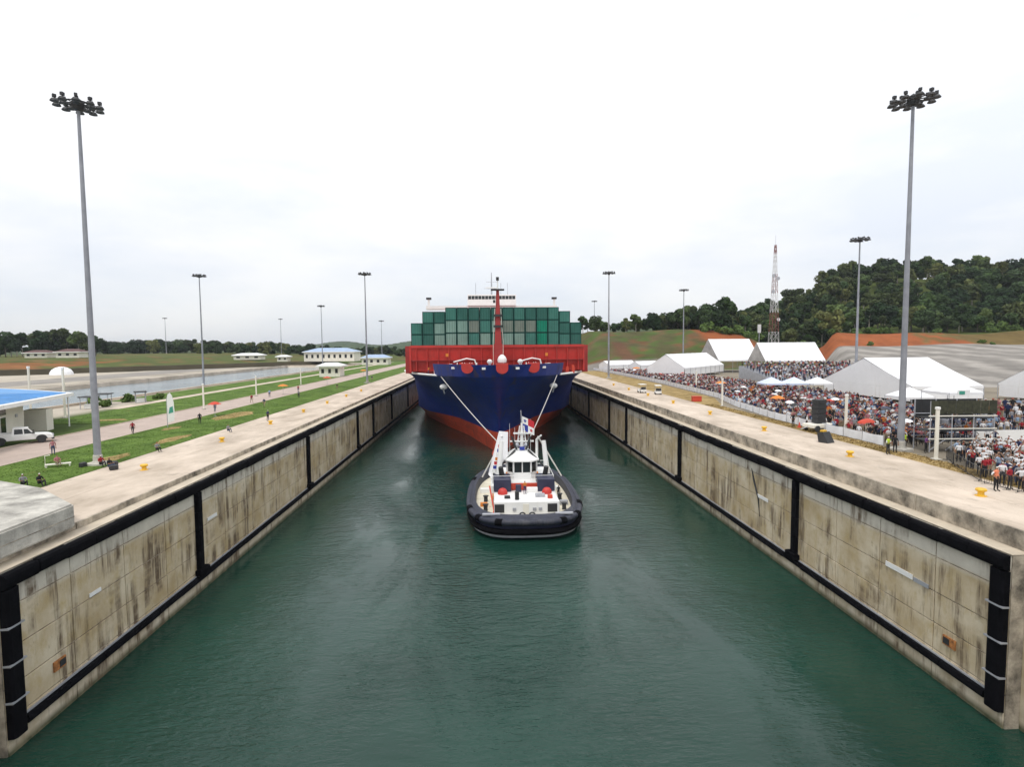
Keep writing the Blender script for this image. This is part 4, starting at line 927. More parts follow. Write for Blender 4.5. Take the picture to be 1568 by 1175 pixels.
for nm, sh, wgt in (('white', WH, 7), ('red', RD, 4), ('navy', NV, 8), ('black', BK, 7), ('pink', PK, 3), ('light blue', LB, 3), ('grey', GY, 4), ('orange', OR, 0.5)):
    for q, (pn, hdc, hn) in enumerate(((JE, HAIR, 'dark hair'), (DK, CAPW, 'a white cap'), (KH, HAIR, 'dark hair'), (DK, (CAPR if nm != 'red' else CAPB), 'a cap'))):
        SCH.append(dict(k=f'{nm}{q}', name=nm, shirt=sh, pants=pn, head=hdc, hn=hn, skin=q % 3, w=wgt))
def SC(nm, q=0): return [s for s in SCH if s['name'] == nm][q]
def person(label, pose, sch, loc, rz=0.0, sc=1.0, group=None):
    o = link('person', person_mesh(pose, sch), None, loc, rz); o.scale = (sc, sc, sc)
    return tag(o, label, 'person', group)
def face_cam(x, y): return math.atan2(CAM.x-x, y-CAM.y)      # turn so that the front (-y) looks towards the lock

# crowd positions: along the cloth barrier, in the grandstand, and by the near barricade
BAR = [(39.6, 56.5), (39.3, 66), (39.3, 78), (41.5, 96), (44.9, 111), (47.4, 154), (47.6, 205), (46, 250)]
def barx(y): return float(np.interp(y, [p[1] for p in BAR], [p[0] for p in BAR]))
rc = random.Random(11); CROWD = []
y = 57.5
while y < 225:
    dep = float(np.interp(y, [57, 62, 80, 110, 150, 225], [9, 18, 24, 24, 20, 15])); o_ = 0.75
    while o_ < dep:
        x = barx(y)+o_+rc.uniform(-.3, .3); yy = y+rc.uniform(-.4, .4)
        if rc.random() < 0.80+0.25*math.sin(x*0.55+1.7*math.sin(yy*0.21))*math.sin(yy*0.33): CROWD.append((x, yy, ZR-0.03, 'A'))
        o_ += rc.uniform(0.85, 1.5)
    y += 1.12
GS = dict(x0=78.0, x1=121.0, y0=150.0, rows=13, dy=1.9, dz=0.30)       # grandstand in front of the far tents
for r_ in range(GS['rows']):
    x = GS['x0']+0.4
    while x < GS['x1']:
        if rc.random() < 0.82: CROWD.append((x, GS['y0']+r_*GS['dy']+0.5+rc.uniform(-.2, .2), TZ(90, 120)+0.36+r_*GS['dz'], 'B'))
        x += rc.uniform(0.7, 1.4)
C0 = []; tries = 0
while len(C0) < 150 and tries < 6000:                                   # near crowd at the right edge
    tries += 1; y = rc.uniform(36.5, 53.0); x0 = float(np.interp(y, [36, 38.5, 41, 47, 50, 53], [37.6, 36.2, 36.4, 39.4, 41.0, 48.2]))
    x = x0+0.5+rc.random()*10.0
    if 870*((x+1.65)/y-0.0477) < 900 and all((x-a[0])**2+(y-a[1])**2 > 0.30 for a in C0): C0.append((x, y, ZR-0.03, 'C'))
CROWD += C0
for i in range(60): CROWD.append((rc.uniform(41.5, 51.5), rc.uniform(56.0, 62.0), ZR-0.03, 'A'))
BL = dict(x0=50.3, x1=64.0, y0=58.0, rows=5, dy=1.0, dz=0.48)           # small bleacher right of the press scaffold
for r_ in range(BL['rows']):
    x = BL['x0']+0.4
    while x < BL['x1']:
        if rc.random() < 0.9: CROWD.append((x, BL['y0']+r_*BL['dy']+0.45, ZR+0.55+r_*BL['dz'], 'D'))
        x += rc.uniform(0.6, 0.95)
def inframe(x, y): px = 870*((x+1.65)/y-0.0477); return -900 < px < 900
CROWD = [c for c in CROWD if inframe(c[0], c[1])]
CROWD.sort(key=lambda c: c[1])
LBL = {}
wts = [s['w'] for s in SCH]; near, rest = CROWD[:290], CROWD[290:]
ZN = {'A': 'behind the white cloth barrier', 'B': 'on the far grandstand', 'C': 'behind the dark barricade', 'D': 'on the small bleacher'}
for (x, y, z, zn) in near:
    sch = rc.choices(SCH, wts)[0]; ps = rc.choices(['stand', 'raise', 'hips', 'hold'], [4, 4, 2, 3])[0]
    if zn == 'C' and rc.random() < 0.45: sch = SC('white', rc.randrange(4))
    pz = {'stand': 'standing', 'raise': 'hands raised', 'hips': 'hands on hips', 'hold': 'hands clasped'}[ps]
    o = person(f"spectator {ZN[zn]}, {sch['name']} shirt, {sch['hn']}, {pz}", ps, sch, (x, y, z), face_cam(x, y)+rc.uniform(-.6, .6), rc.uniform(0.93, 1.06), f'spectators {ZN[zn]}'); LBL.setdefault(o['label'], []).append(o)
for lb, os_ in LBL.items():
    if len(os_) > 1:
        for n_, o in enumerate(os_): o['label'] = lb + ', ' + ('nearest' if n_ == 0 else f"{n_+1}{'th' if 10 <= n_+1 <= 20 else {1: 'st', 2: 'nd', 3: 'rd'}.get((n_+1) % 10, 'th')} nearest")
VV = []; FF = []; CC = []; off = 0
for (x, y, z, zn) in rest:
    sch = rc.choices(SCH, wts)[0]; V, F, C = person_cols(rc.choices(['stand', 'raise', 'hips', 'hold'], [4, 4, 2, 3])[0], False, sch['shirt'], sch['pants'], sch['head'], sch['skin'])
    a = face_cam(x, y)+rc.uniform(-.7, .7); s_ = rc.uniform(0.93, 1.08); c_, sn = math.cos(a)*s_, math.sin(a)*s_
    VV.append(np.stack([x+V[:, 0]*c_-V[:, 1]*sn, y+V[:, 0]*sn+V[:, 1]*c_, z+V[:, 2]*s_], 1)); FF += [tuple(i+off for i in f) for f in F]; CC.append(C); off += len(V)
me = bpy.data.meshes.new('far_crowd'); me.from_pydata(np.concatenate(VV).tolist(), [], FF); me.materials.append(M_person)
ca = me.color_attributes.new('Col', 'FLOAT_COLOR', 'POINT'); ca.data.foreach_set('color', np.concatenate(CC).ravel())
struct(tag(link('far_crowd', me), 'dense far crowd of spectators between the cloth barrier and the tents', 'crowd'), 'stuff')

# people one can single out
VEST = dict(k='vest', name='vest', shirt=WH, pants=DK, head=CAPW, hn='', skin=1, vest=YG)
VEST2 = dict(k='vest2', name='vest', shirt=BK, pants=DK, head=HAIR, hn='', skin=1, vest=YG)
OVEST = dict(k='ovest', name='vest', shirt=WH, pants=BK, head=CAPW, hn='', skin=0, vest=(.70, .22, .12))
DARKU = dict(k='darku', name='dark', shirt=BK, pants=BK, head=CAPB, hn='', skin=1)
PURP = dict(k='purp', name='purple', shirt=(.14, .05, .16), pants=BK, head=HAIR, hn='', skin=1)
REDC = dict(k='redc', name='red', shirt=RD, pants=RD, head=CAPW, hn='', skin=0)
person('officer in yellow vest and white helmet standing left of the right floodlight mast', 'hold', VEST, (36.9, 52.2, ZR), 0.3, 1.04)
person('officer in dark uniform standing right behind the yellow vested officer by the mast', 'stand', DARKU, (38.2, 53.0, ZR), -0.4, 1.02)
person('person in yellow vest half hidden behind the right floodlight mast', 'hips', VEST2, (40.4, 54.6, ZR), 0.2, 1.0)
person('person in purple top carrying a white bag right of the floodlight mast', 'hold', PURP, (41.0, 52.6, ZR), 0.5, 1.0)
person('guard in orange vest and white cap standing on the deck edge of the near crowd', 'hips', OVEST, (34.9, 38.5, ZR), 0.3, 1.06)
person('person in dark red shirt standing beside the orange vested guard', 'stand', SC('red', 1), (36.3, 38.9, ZR), 0.2, 1.0)
person('security man in black standing before the cloth barrier left of the loudspeakers', 'hips', DARKU, (38.0, 71.0, ZR), 0.2, 1.03)
person('security man in white and black pacing before the cloth barrier by the loudspeakers', 'walk', SC('white', 1), (38.8, 69.3, ZR), 0.9, 1.0)
for i, (x, y, ps, sch, rz, z, lb) in enumerate([
    (-48.9, 78.0, 'walk', SC('red', 1), 0.4, ZL, 'person in red shirt and white cap walking on the road left of the feather banner'),
    (-48.4, 63.2, 'stand', SC('pink', 0), 0.8, ZL, 'person in pinkish shirt standing at the road edge left of the near mast'),
    (-43.2, 56.6, 'sit', SC('pink', 2), 0.9, ZL+0.12, 'person sitting on the lawn bench left of the near mast'),
    (-38.7, 56.0, 'sit', SC('red', 1), 1.1, ZL+0.1, 'person in red with a white cap sitting beside the foot of the near left mast'),
    (-37.4, 55.2, 'sit', SC('black', 0), 1.3, ZL, 'person in black sitting on the deck right of the near left mast'),
    (-38.9, 48.7, 'sit', SC('black', 1), 1.2, ZL, 'person in black with white cap sitting near the concrete block, right of the pair'),
    (-40.1, 48.5, 'sit', SC('grey', 1), 1.0, ZL, 'person in grey with white cap sitting near the concrete block, left of the pair'),
    (-37.9, 64.0, 'sit', SC('grey', 3), 1.0, ZL+0.05, 'person sitting on the deck edge behind the nearest left bollard'),
    (-44.9, 87.8, 'stand', SC('black', 1), 0.5, ZL+0.03, 'person in black and white cap on the lawn right of the feather banner'),
    (-50.6, 105, 'stand', SC('navy', 0), 0.2, ZL, 'person in navy standing on the road beside a cream light column'),
    (-44.5, 112, 'walk', SC('navy', 2), 0.2, ZL+0.03, 'person in navy walking across the lawn strip'),
    (-35.6, 90, 'hold', SC('navy', 1), 1.0, ZL, 'person in navy standing on the left deck beside a yellow bollard'),
    (-36.6, 78.5, 'sit', SC('grey', 0), 1.0, ZL, 'person in grey sitting at the grass edge of the left deck'),
    (-44.0, 131, 'stand', SC('grey', 1), 0.8, ZL+0.03, 'person in grey at the far lawn beside a white tripod'),
    (-50.5, 121, 'walk', SC('red', 2), 0.8, ZL, 'person in red walking on the road in the middle distance'),
    (-52.0, 135, 'stand', SC('light blue', 0), 0.4, ZL, 'person in light blue standing on the road in the middle distance'),
    (-50.2, 150, 'stand', SC('red', 0), 0.4, ZL, 'tiny person in red standing far along the road'),
    (-41.5, 155, 'hips', SC('black', 2), 0.4, ZL+0.03, 'tiny person in black far along the lawn strip'),
    (-40.4, 197, 'stand', SC('navy', 2), 0.4, ZL+0.03, 'tiny person in navy beyond the far left mast')]):
    person(lb, ps, sch, (x, y, z), rz, random.uniform(.98, 1.05))
# crew on the bow
for i in range(12):
    x = (-1)**i*(2.5+i*1.15)+rc.uniform(-.4, .4); y = 110.8+0.055*x*x+rc.uniform(.6, 1.4); sch = [REDC, SC('white', 1), REDC, SC('orange', 0)][i % 4]
    person(f"crew member in {'red overalls' if sch is REDC else sch['name']+' shirt'} standing on the ship bow, {ORD[i//2]} out to the {'left' if x < 0 else 'right'}", ['stand', 'hips', 'hold', 'raise'][i % 4], sch, (SX+x, y+0.6, 15.92 if abs(x) > 12.5 else 16.6), 0.2*i, 1.0, 'crew on the ship bow')
person('deckhand in orange overalls standing on the tug aft deckhouse', 'hold', dict(k='tugc', name='orange', shirt=OR, pants=NV, head=OR, hn='', skin=1), (3.15+0.0, 75.8-6.4, 3.62), 0.2, 1.0)
person('deckhand in dark overalls on the tug deck right of the wheelhouse', 'stand', DARKU, (3.15+4.9, 75.8-1.0, 1.64), 0.4, 1.0)

# ------------------------------------------------------------------ cloth barrier and barricades
bt = thing('cloth_barrier', 'long white cloth crowd barrier on posts along the right lock deck', 'barrier', (0, 0, 0))
pts = []
for a, b in zip(BAR[:-1], BAR[1:]):
    n = max(1, int(math.dist(a, b)/2.6))
    for i in range(n): pts.append((a[0]+(b[0]-a[0])*i/n, a[1]+(b[1]-a[1])*i/n))
for a, b in zip(pts[:-1], pts[1:]):
    v = Vector((b[0]-a[0], b[1]-a[1], 0)); L = v.length; d = v/L; nrm = Vector((-d.y, d.x, 0))
    if nrm.x > 0: nrm = -nrm
    mb = MB(); K = 5
    for k_ in range(K+1):
        t_ = k_/K; sag = 0.08*math.sin(math.pi*t_); w_ = 0.05*math.sin(t_*9+a[1]); p = Vector((a[0], a[1], ZR))+d*(0.06+(L-0.12)*t_)
        for q, (ho, z) in enumerate(((0.03+w_*1.6, 0.10), (0.03+w_, 0.6), (0.03, 1.10-sag))): mb.v.append(tuple(p+nrm*ho+Vector((0, 0, z))))
    for k_ in range(K):
        for q in range(2): mb.f.append((k_*3+q, k_*3+3+q, k_*3+4+q, k_*3+1+q)); mb.m.append(0)
    mb.build('cloth_panel', M_cloth, bt, True)
    MB().tube((a[0], a[1], ZR-0.05), (a[0], a[1], ZR+1.18), 0.04, n=6).build('post', M_galv, bt)
BC = [(37.0, 36.0), (35.9, 38.4), (36.0, 41.0), (37.5, 44.0), (39.0, 47.0), (40.7, 49.8)]
for i, (a, b) in enumerate(zip(BC[:-1], BC[1:])):
    t = thing('steel_barricade', f'dark steel barricade before the near right crowd, {ORD[i]} from the near end', 'barricade', (a[0], a[1], ZR-0.03), math.atan2(b[1]-a[1], b[0]-a[0]), 'barricades before the near crowd')
    L = math.dist(a, b)-0.12
    MB().path([(0, 0, 0.15), (0, 0, 1.05), (0.1, 0, 1.12), (L-0.1, 0, 1.12), (L, 0, 1.05), (L, 0, 0.15)], 0.03, 6, True).build('frame', M_dark, t)
    br_ = MB().tube((0.2, 0, 0.17), (0.2, 0, 1.1), 0.013, n=5).mesh('bar', M_dark)
    for q in range(int(L/0.2)-1): link('bar', br_, t, (q*0.2, 0, 0))
    for x in (0.3, L-0.3): MB().tube((x, -0.3, 0.02), (x, 0.3, 0.02), 0.03, n=5).tube((x, 0, 0.02), (x, 0, 0.2), 0.03, n=5).build('foot', M_dark, t)

# ------------------------------------------------------------------ stands
gs = thing('grandstand', 'stepped grandstand full of spectators in front of the far white marquees', 'grandstand', (0, 0, ZR))
for r_ in range(GS['rows']): MB().box(GS['x0'], GS['x1'], GS['y0']+r_*GS['dy'], GS['y0']+(r_+1)*GS['dy']-0.03, -0.2, 0.33+r_*GS['dz']).build('step', M_galv, gs)
bs = thing('bleacher', 'small white fronted bleacher right of the press scaffold', 'bleacher', (0, 0, ZR))
for r_ in range(BL['rows']): MB().box(BL['x0'], BL['x1'], BL['y0']+r_*BL['dy'], BL['y0']+(r_+1)*BL['dy']-0.03, -0.1, 0.55+r_*BL['dz']).build('step', M_galv, bs)
MB().box(BL['x0'], BL['x1'], BL['y0']-0.1, BL['y0']-0.04, 0.0, 1.25).build('front_panel', M_white, bs)
ps = thing('press_scaffold', 'dark scaffold stand with mesh screen and pale rails beside the floodlight mast', 'scaffold', (41.6, 52.9, ZR), R(-3))
for x in (0, 2.1, 4.2, 6.2):
    for y in (0, 2.2): MB().tube((x, y, 0), (x, y, 5.0), 0.06, n=6).build('standard', M_galv, ps)
for z in (1.3, 2.3, 3.55):
    for y in (-0.05, 2.25): MB().tube((-0.2, y, z), (6.4, y, z), 0.055, n=6).build('rail', M_cream if y < 0 else M_galv, ps)
    MB().box(-0.1, 6.3, 0.1, 2.1, z-0.28, z-0.2).build('deck_board', M_dark, ps)
for i in range(8): MB().box(i*0.8-0.02, i*0.8+0.75, 2.27, 2.31, 3.1, 5.0).build('mesh_panel', M_dark, ps)
for i in range(4): MB().tube((i*1.55, -0.02, 0.2), (i*1.55+1.5, -0.02, 1.25), 0.035, n=5).build('brace', M_galv, ps)
for i in range(8): MB().box(i*0.8-0.02, i*0.8+0.75, -0.08, -0.06, 3.75, 5.05).build('mesh_panel', mat('olive_mesh', (0.035, 0.037, 0.02), 0.8, 0.6, 3.0), ps)
for i, (x, z) in enumerate(((1.0, 2.1), (3.0, 2.1), (5.1, 2.1), (2.0, 1.1), (4.4, 1.1))):
    person(f'press person on the {"upper" if z > 2 else "lower"} deck of the dark scaffold, {ORD[i if i < 3 else i-3]} from the left', ['hold', 'raise'][i % 2], SCH[(i*7) % len(SCH)], (41.7+x, 53.9, ZR+z), 0.2, 0.95, 'press on the scaffold')

# loudspeaker tower, monitor, small deck things
lt = thing('loudspeaker_tower', 'tall black loudspeaker stack on a pale trailer before the cloth barrier', 'loudspeaker', (39.1, 67.2, ZR), R(12))
MB().box(-1.6, 1.6, -0.9, 0.9, 0.45, 0.95, bev=0.08).build('trailer', M_cream, lt)
for x in (-1.0, 1.0):
    for y in (-0.92, 0.92):
        wv_ = MB().lathe([(0.2, -0.09), (0.36, -0.09), (0.4, -0.05), (0.4, 0.05), (0.36, 0.09), (0.2, 0.09)], n=14); wv_.v = [(x+v[0], y+v[2], 0.4+v[1]) for v in wv_.v]; wv_.build('wheel', M_dark, lt)
for i in range(5): MB().box(-0.62, 0.62, -0.5, 0.5, 1.0+i*0.58, 1.55+i*0.58, bev=0.03).build('speaker_cabinet', M_dark, lt)
MB().tube((-1.6, 0, 0.6), (-2.6, 0, 0.35), 0.06, n=6).build('drawbar', M_galv, lt)
mo = thing('stage_monitor', 'black wedge loudspeaker tilted on the right deck edge', 'loudspeaker', (35.2, 59.2, ZR), R(25))
MB().prismx([(-0.5, 0), (0.55, 0), (0.75, 1.0), (0.1, 1.15)], -0.6, 0.6).build('cabinet', M_dark, mo); MB().box(-0.3, 0.3, 0.2, 0.6, 1.14, 1.3).build('yellow_lamp', M_yel, mo)
rb = MB().box(-0.8, 0.8, -0.55, 0.55, 0, 0.9, bev=0.06); rb.box(-0.85, 0.85, -0.6, 0.6, 0.9, 1.0, bev=0.03); rbo = rb.build('red_cabinet', M_redcanvas); rbo.location = (38.2, 105, ZR); tag(rbo, 'red equipment box on the dry grass before the cloth barrier', 'box')
for (x, y, lb) in ((38.4, 70.2, 'small red cone like marker beside the security men by the loudspeakers'),):
    o = MB().lathe([(0.3, 0), (0.3, 0.05), (0.18, 0.06), (0.04, 0.7), (0.01, 0.72)], n=10).build('traffic_cone', M_redcanvas); o.location = (x, y, ZR); tag(o, lb, 'cone')
# parasols
def parasol(x, y, z, m_, lb, r_=0.95, h=2.3):
    t = thing('parasol', lb, 'parasol', (x, y, z), random.random(), 'red and orange parasols')
    MB().tube((0, 0, 0), (0, 0, h), 0.03, n=6).build('pole', M_galv, t); MB().lathe([(0.3, 0), (0.3, 0.06), (0.05, 0.1)], n=10).build('base', M_conc2, t)
    for i in range(8):
        a, b = 2*math.pi*i/8, 2*math.pi*(i+1)/8; p = lambda q, rr, zz: (rr*math.cos(q), rr*math.sin(q), zz)
        MB().add([p(a, r_, h-0.35), p((a+b)/2, r_*0.97, h-0.28), p(b, r_, h-0.35), p(b, r_*0.5, h+0.0), p(a, r_*0.5, h+0.0), (0, 0, h+0.15)], [(0, 1, 2, 3, 4), (4, 3, 5)]).build('canopy_panel', m_, t)
for a in ((-46.9, 97, ZL, M_redcanvas, 'red parasol over the left lawn edge behind the feather banner', 1.05, 2.4), (-51.3, 142, ZL, M_orange, 'orange parasol beside the road in the middle distance on the left', 1.3, 2.4), (-50.4, 178, ZL, M_redcanvas, 'far red parasol by the road before the small gatehouse', 1.3, 2.4), (-50.6, 232, ZL, M_orange, 'farthest tiny orange parasol by the left road', 1.4, 2.4),
          (46.0, 112.5, ZR, M_orange, 'orange parasol in the crowd above the red equipment box', 1.1, 3.2), (40.9, 80.5, ZR, M_orange, 'nearest orange parasol in the crowd left of the loudspeaker tower', 1.0, 3.1), (48.5, 186, ZR, M_orange, 'farthest orange parasol in the crowd near the ship', 1.4, 3.4)):
    parasol(*a)

# umbrellas held up in the crowd
UM = [('white', M_fabric), ('black', M_dark), ('navy', M_navy), ('red', M_redcanvas), ('white', M_fabric), ('white', M_fabric)]
us_ = []
for i in range(34):
    y = 60+145*rc.random()**1.4; us_.append((barx(y)+rc.uniform(1.5, 15), y, i % 6))
us_.sort(key=lambda p: p[1]); cn = {}
for (x, y, q) in us_:
    nm, m_ = UM[q]; cn[nm] = cn.get(nm, 0)+1
    t = thing('umbrella', f"{nm} umbrella held up in the crowd behind the cloth barrier, {cn[nm]}{'th' if cn[nm] > 3 else ('st', 'nd', 'rd')[cn[nm]-1]} nearest of its colour", 'umbrella', (x, y, ZR+0.9), rc.uniform(0, 6), 'umbrellas in the crowd'); t.rotation_euler = (rc.uniform(-.25, .25), rc.uniform(-.25, .25), rc.uniform(0, 6)); h = 1.25
    MB().tube((0, 0, 0), (0, 0, h), 0.015, n=5).build('shaft', M_dark, t)
    for k_ in range(8):
        a, b = 2*math.pi*k_/8, 2*math.pi*(k_+1)/8; p = lambda q_, rr, zz: (rr*math.cos(q_), rr*math.sin(q_), zz)
        MB().add([p(a, .62, h-.26), p((a+b)/2, .59, h-.2), p(b, .62, h-.26), p(b, .34, h-.06), p(a, .34, h-.06), (0, 0, h)], [(0, 1, 2, 3, 4), (4, 3, 5)]).build('canopy_panel', m_, t)

# light columns and feather banner
lcol = MB().box(-0.12, 0.12, -0.12, 0.12, 0, 4.6, bev=0.03).mesh('column', M_cream); lcap = MB().box(-0.16, 0.16, -0.16, 0.16, 4.6, 4.85, bev=0.03).mesh('lamp_cap', M_white); lpl = MB().box(-0.3, 0.3, -0.3, 0.3, 0, 0.12).mesh('plinth', M_conc2)
for x, y, z, lb in ((39.9, 63.2, ZR, 'cream light column between the loudspeaker tower and the right mast'), (39.4, 49.4, ZR, 'cream light column standing left of the press scaffold'), (46.8, 128, ZR, 'cream light column in the crowd left of the first far tent'), (-54.5, 109, ZL, 'nearest cream light column on the left road'), (-56.2, 138, ZL, 'second cream light column along the left road, before the orange parasol'), (-58.4, 178, ZL, 'third cream light column along the left road'),
                    (-71.5, 97.5, ZL, 'right one of two cream columns rising behind the blue roof'), (-83.5, 106, ZL, 'left one of two cream columns rising behind the blue roof'), (39.5, 96.5, ZR, 'slim column by the barrier left of the nearest orange parasol')):
    t = thing('light_column', lb, 'light column', (x, y, z), 0, 'cream light columns'); link('column', lcol, t); link('lamp_cap', lcap, t); link('plinth', lpl, t)
    if x < -70: t.scale = (1.15, 1.15, 1.75)
fb = thing('feather_banner', 'tall white feather banner with green print on the left lawn', 'banner', (-47.6, 84.0, ZL), R(20))
MB().path([(0, 0, 0), (0, 0, 4.2), (0.15, 0, 4.9), (0.5, 0, 5.1)], [0.05, 0.035, 0.025, 0.015], 6).build('pole', M_galv, fb)
ol = [(0.05, 0.7), (0.85, 0.9), (0.95, 2.2), (0.9, 3.6), (0.72, 4.6), (0.45, 5.05), (0.16, 4.8), (0.05, 4.2)]
MB().prismy(ol, -0.015, 0.015).build('cloth', M_white, fb); MB().prismy([(0.2, 2.0), (0.8, 2.2), (0.75, 3.1), (0.35, 2.9)], -0.03, -0.02).build('green_print', M_green, fb)
bn = thing('lawn_bench', 'pale bench frame on the left lawn under the seated person', 'bench', (-43.2, 56.7, ZL+0.03), R(30))
MB().box(-1.0, 1.0, -0.25, 0.25, 0.22, 0.30).build('seat', M_cream, bn)
for x in (-0.9, 0.9): MB().box(x-0.05, x+0.05, -0.22, 0.22, 0, 0.22).build('leg', M_cream, bn)
MB().path([(-1.0, 0.2, 0), (-1.0, 0.2, 1.1), (-0.6, 0.2, 1.15)], 0.05, 6).build('frame', M_cream, bn)
for i, (x, y, w_, lb) in enumerate(((-37.9, 56.6, 0.34, 'black bag beside the person in red at the left mast foot'), (-36.7, 54.7, 0.36, 'black rucksack right of the seated person in black'), (-40.6, 56.3, 0.3, 'dark bag left of the near left mast foot'))):
    o = MB().box(-w_, w_, -0.2, 0.2, 0, 0.45, bev=0.07).build('bag', M_dark); o.location = (x, y, ZL+0.02); o.rotation_euler = (0, 0, 0.7*i); tag(o, lb, 'bag')

# ------------------------------------------------------------------ vehicles
def wheel(parent, x, y, r_, w_):
    t_ = MB().lathe([(r_*0.6, -w_/2), (r_*0.94, -w_/2), (r_, -w_*0.3), (r_, w_*0.3), (r_*0.94, w_/2), (r_*0.6, w_/2)], n=18); t_.v = [(v[0], v[2], r_+v[1]) for v in t_.v]
    o = t_.build('wheel', M_dark, parent, True); o.location = (x, y, 0)
    rim = MB().lathe([(0.02, -w_*0.35), (r_*0.6, -w_*0.4), (r_*0.6, w_*0.4), (0.02, w_*0.35)], n=14); rim.v = [(v[0], v[2], r_+v[1]) for v in rim.v]; rim.build('rim', M_galv, o)
def pickup(loc, rz, lb):
    t = thing('pickup_truck', lb, 'truck', loc, rz)       # front towards +x
    body = [(-2.75, 0.45), (-2.78, 0.95), (-0.72, 1.0), (1.05, 1.02), (2.2, 0.95), (2.62, 0.8), (2.7, 0.42)]
    mb = MB().prismy(body, -0.92, 0.92); me_ = mb.mesh('body', M_white)
    bm = bmesh.new(); bm.from_mesh(me_); bmesh.ops.bevel(bm, geom=bm.edges[:], offset=0.07, segments=2, affect='EDGES', clamp_overlap=True); bm.to_mesh(me_); bm.free(); link('body', me_, t)
    c0 = [(-0.85, 0.98), (1.15, 0.98), (0.55, 1.72), (-0.7, 1.76)]; W0, W1 = 0.86, 0.70
    vs = []
    for sd_ in (-1, 1): vs += [(x, sd_*(W0 if z < 1.2 else W1), z) for x, z in c0]
    cb = MB().add(vs, [(0, 1, 2, 3), (7, 6, 5, 4), (0, 4, 5, 1), (1, 5, 6, 2), (2, 6, 7, 3), (3, 7, 4, 0)]).build('cabin', M_white, t)
    for sd_ in (-1, 1):
        f_ = lambda x, z: (x, sd_*(W0+(W1-W0)*(z-0.98)/0.76+0.012), z)
        MB().add([f_(-0.62, 1.1), f_(0.12, 1.1), f_(0.08, 1.62), f_(-0.58, 1.64)], [(0, 1, 2, 3)]).build('side_window', M_glass, cb)
        MB().add([f_(0.22, 1.1), f_(0.92, 1.1), f_(0.52, 1.6), f_(0.20, 1.62)], [(0, 1, 2, 3)]).build('side_window', M_glass, cb)
        for x in (-1.75, 1.65):
            n_ = 12; MB().prismy([(x+0.5*math.cos(a), 0.42+0.48*math.sin(a)) for a in np.linspace(0, math.pi, n_)], sd_*0.90, sd_*0.945).build('wheel_arch', M_dark, t); wheel(t, x, sd_*0.83, 0.39, 0.26)
        MB().box(2.6, 2.715, sd_*0.62-0.2, sd_*0.62+0.2, 0.62, 0.8).build('headlight', M_galv, t); MB().box(-2.81, -2.74, sd_*0.75-0.1, sd_*0.75+0.1, 0.6, 0.9).build('tail_light', M_redcanvas, t)
        MB().box(-0.1, 0.1, min(sd_*0.87, sd_*1.08), max(sd_*0.87, sd_*1.08), 1.1, 1.25).build('mirror', M_dark, t).location = (0.95, 0, 0)
    MB().add([(1.11, -0.76, 1.04), (1.11, 0.76, 1.04), (0.60, 0.64, 1.67), (0.60, -0.64, 1.67)], [(0, 1, 2, 3)]).build('windscreen', M_glass, cb)
    for sd_ in (-1, 1): MB().box(-2.7, -0.75, sd_*0.86-0.04, sd_*0.86+0.04, 0.98, 1.2).build('bed_side', M_white, t)
    MB().box(-2.78, -2.70, -0.86, 0.86, 0.98, 1.2).build('tailgate', M_white, t); MB().box(2.5, 2.74, -0.85, 0.85, 0.3, 0.5).build('bumper', M_dark, t)
    return t
o = pickup((-58.2, 71.6, ZL), R(38), 'white pickup truck parked beside the building with the blue roof'); o.scale = (1.12, 1.12, 1.12)
def cart(loc, rz, lb):
    t = thing('golf_cart', lb, 'golf cart', loc, rz, 'golf carts on the right deck')
    MB().prismy([(-1.2, 0.3), (-1.25, 0.75), (-0.5, 0.8), (-0.4, 0.4), (0.55, 0.4), (0.7, 0.8), (1.15, 0.72), (1.25, 0.3)], -0.6, 0.6).build('body', M_white, t)
    MB().box(-0.95, -0.35, -0.55, 0.55, 0.8, 0.92, bev=0.03).build('seat', M_dark, t); MB().box(-1.0, -0.9, -0.55, 0.55, 0.92, 1.35).build('backrest', M_dark, t)
    MB().box(-1.25, 0.85, -0.68, 0.68, 1.9, 1.98, bev=0.03).build('roof', M_white, t)
    for x, y in ((-1.15, -0.58), (-1.15, 0.58), (0.75, -0.58), (0.75, 0.58)): MB().tube((x, y, 0.7), (x*0.95, y, 1.92), 0.03, n=6).build('roof_post', M_galv, t)
    for x in (-0.85, 0.85):
        for y in (-0.55, 0.55): wheel(t, x, y, 0.24, 0.18)
    MB().path([(0.5, 0.1+0.17*math.cos(a), 1.1+0.17*math.sin(a)) for a in np.linspace(0, 6.28, 12, endpoint=False)], 0.02, 5, True).build('steering_wheel', M_dark, t)
cart((35.9, 121.5, ZR), R(80), 'white golf cart on the right deck, right one of the pair'); cart((33.6, 126, ZR), R(95), 'white golf cart on the right deck, left one of the pair')

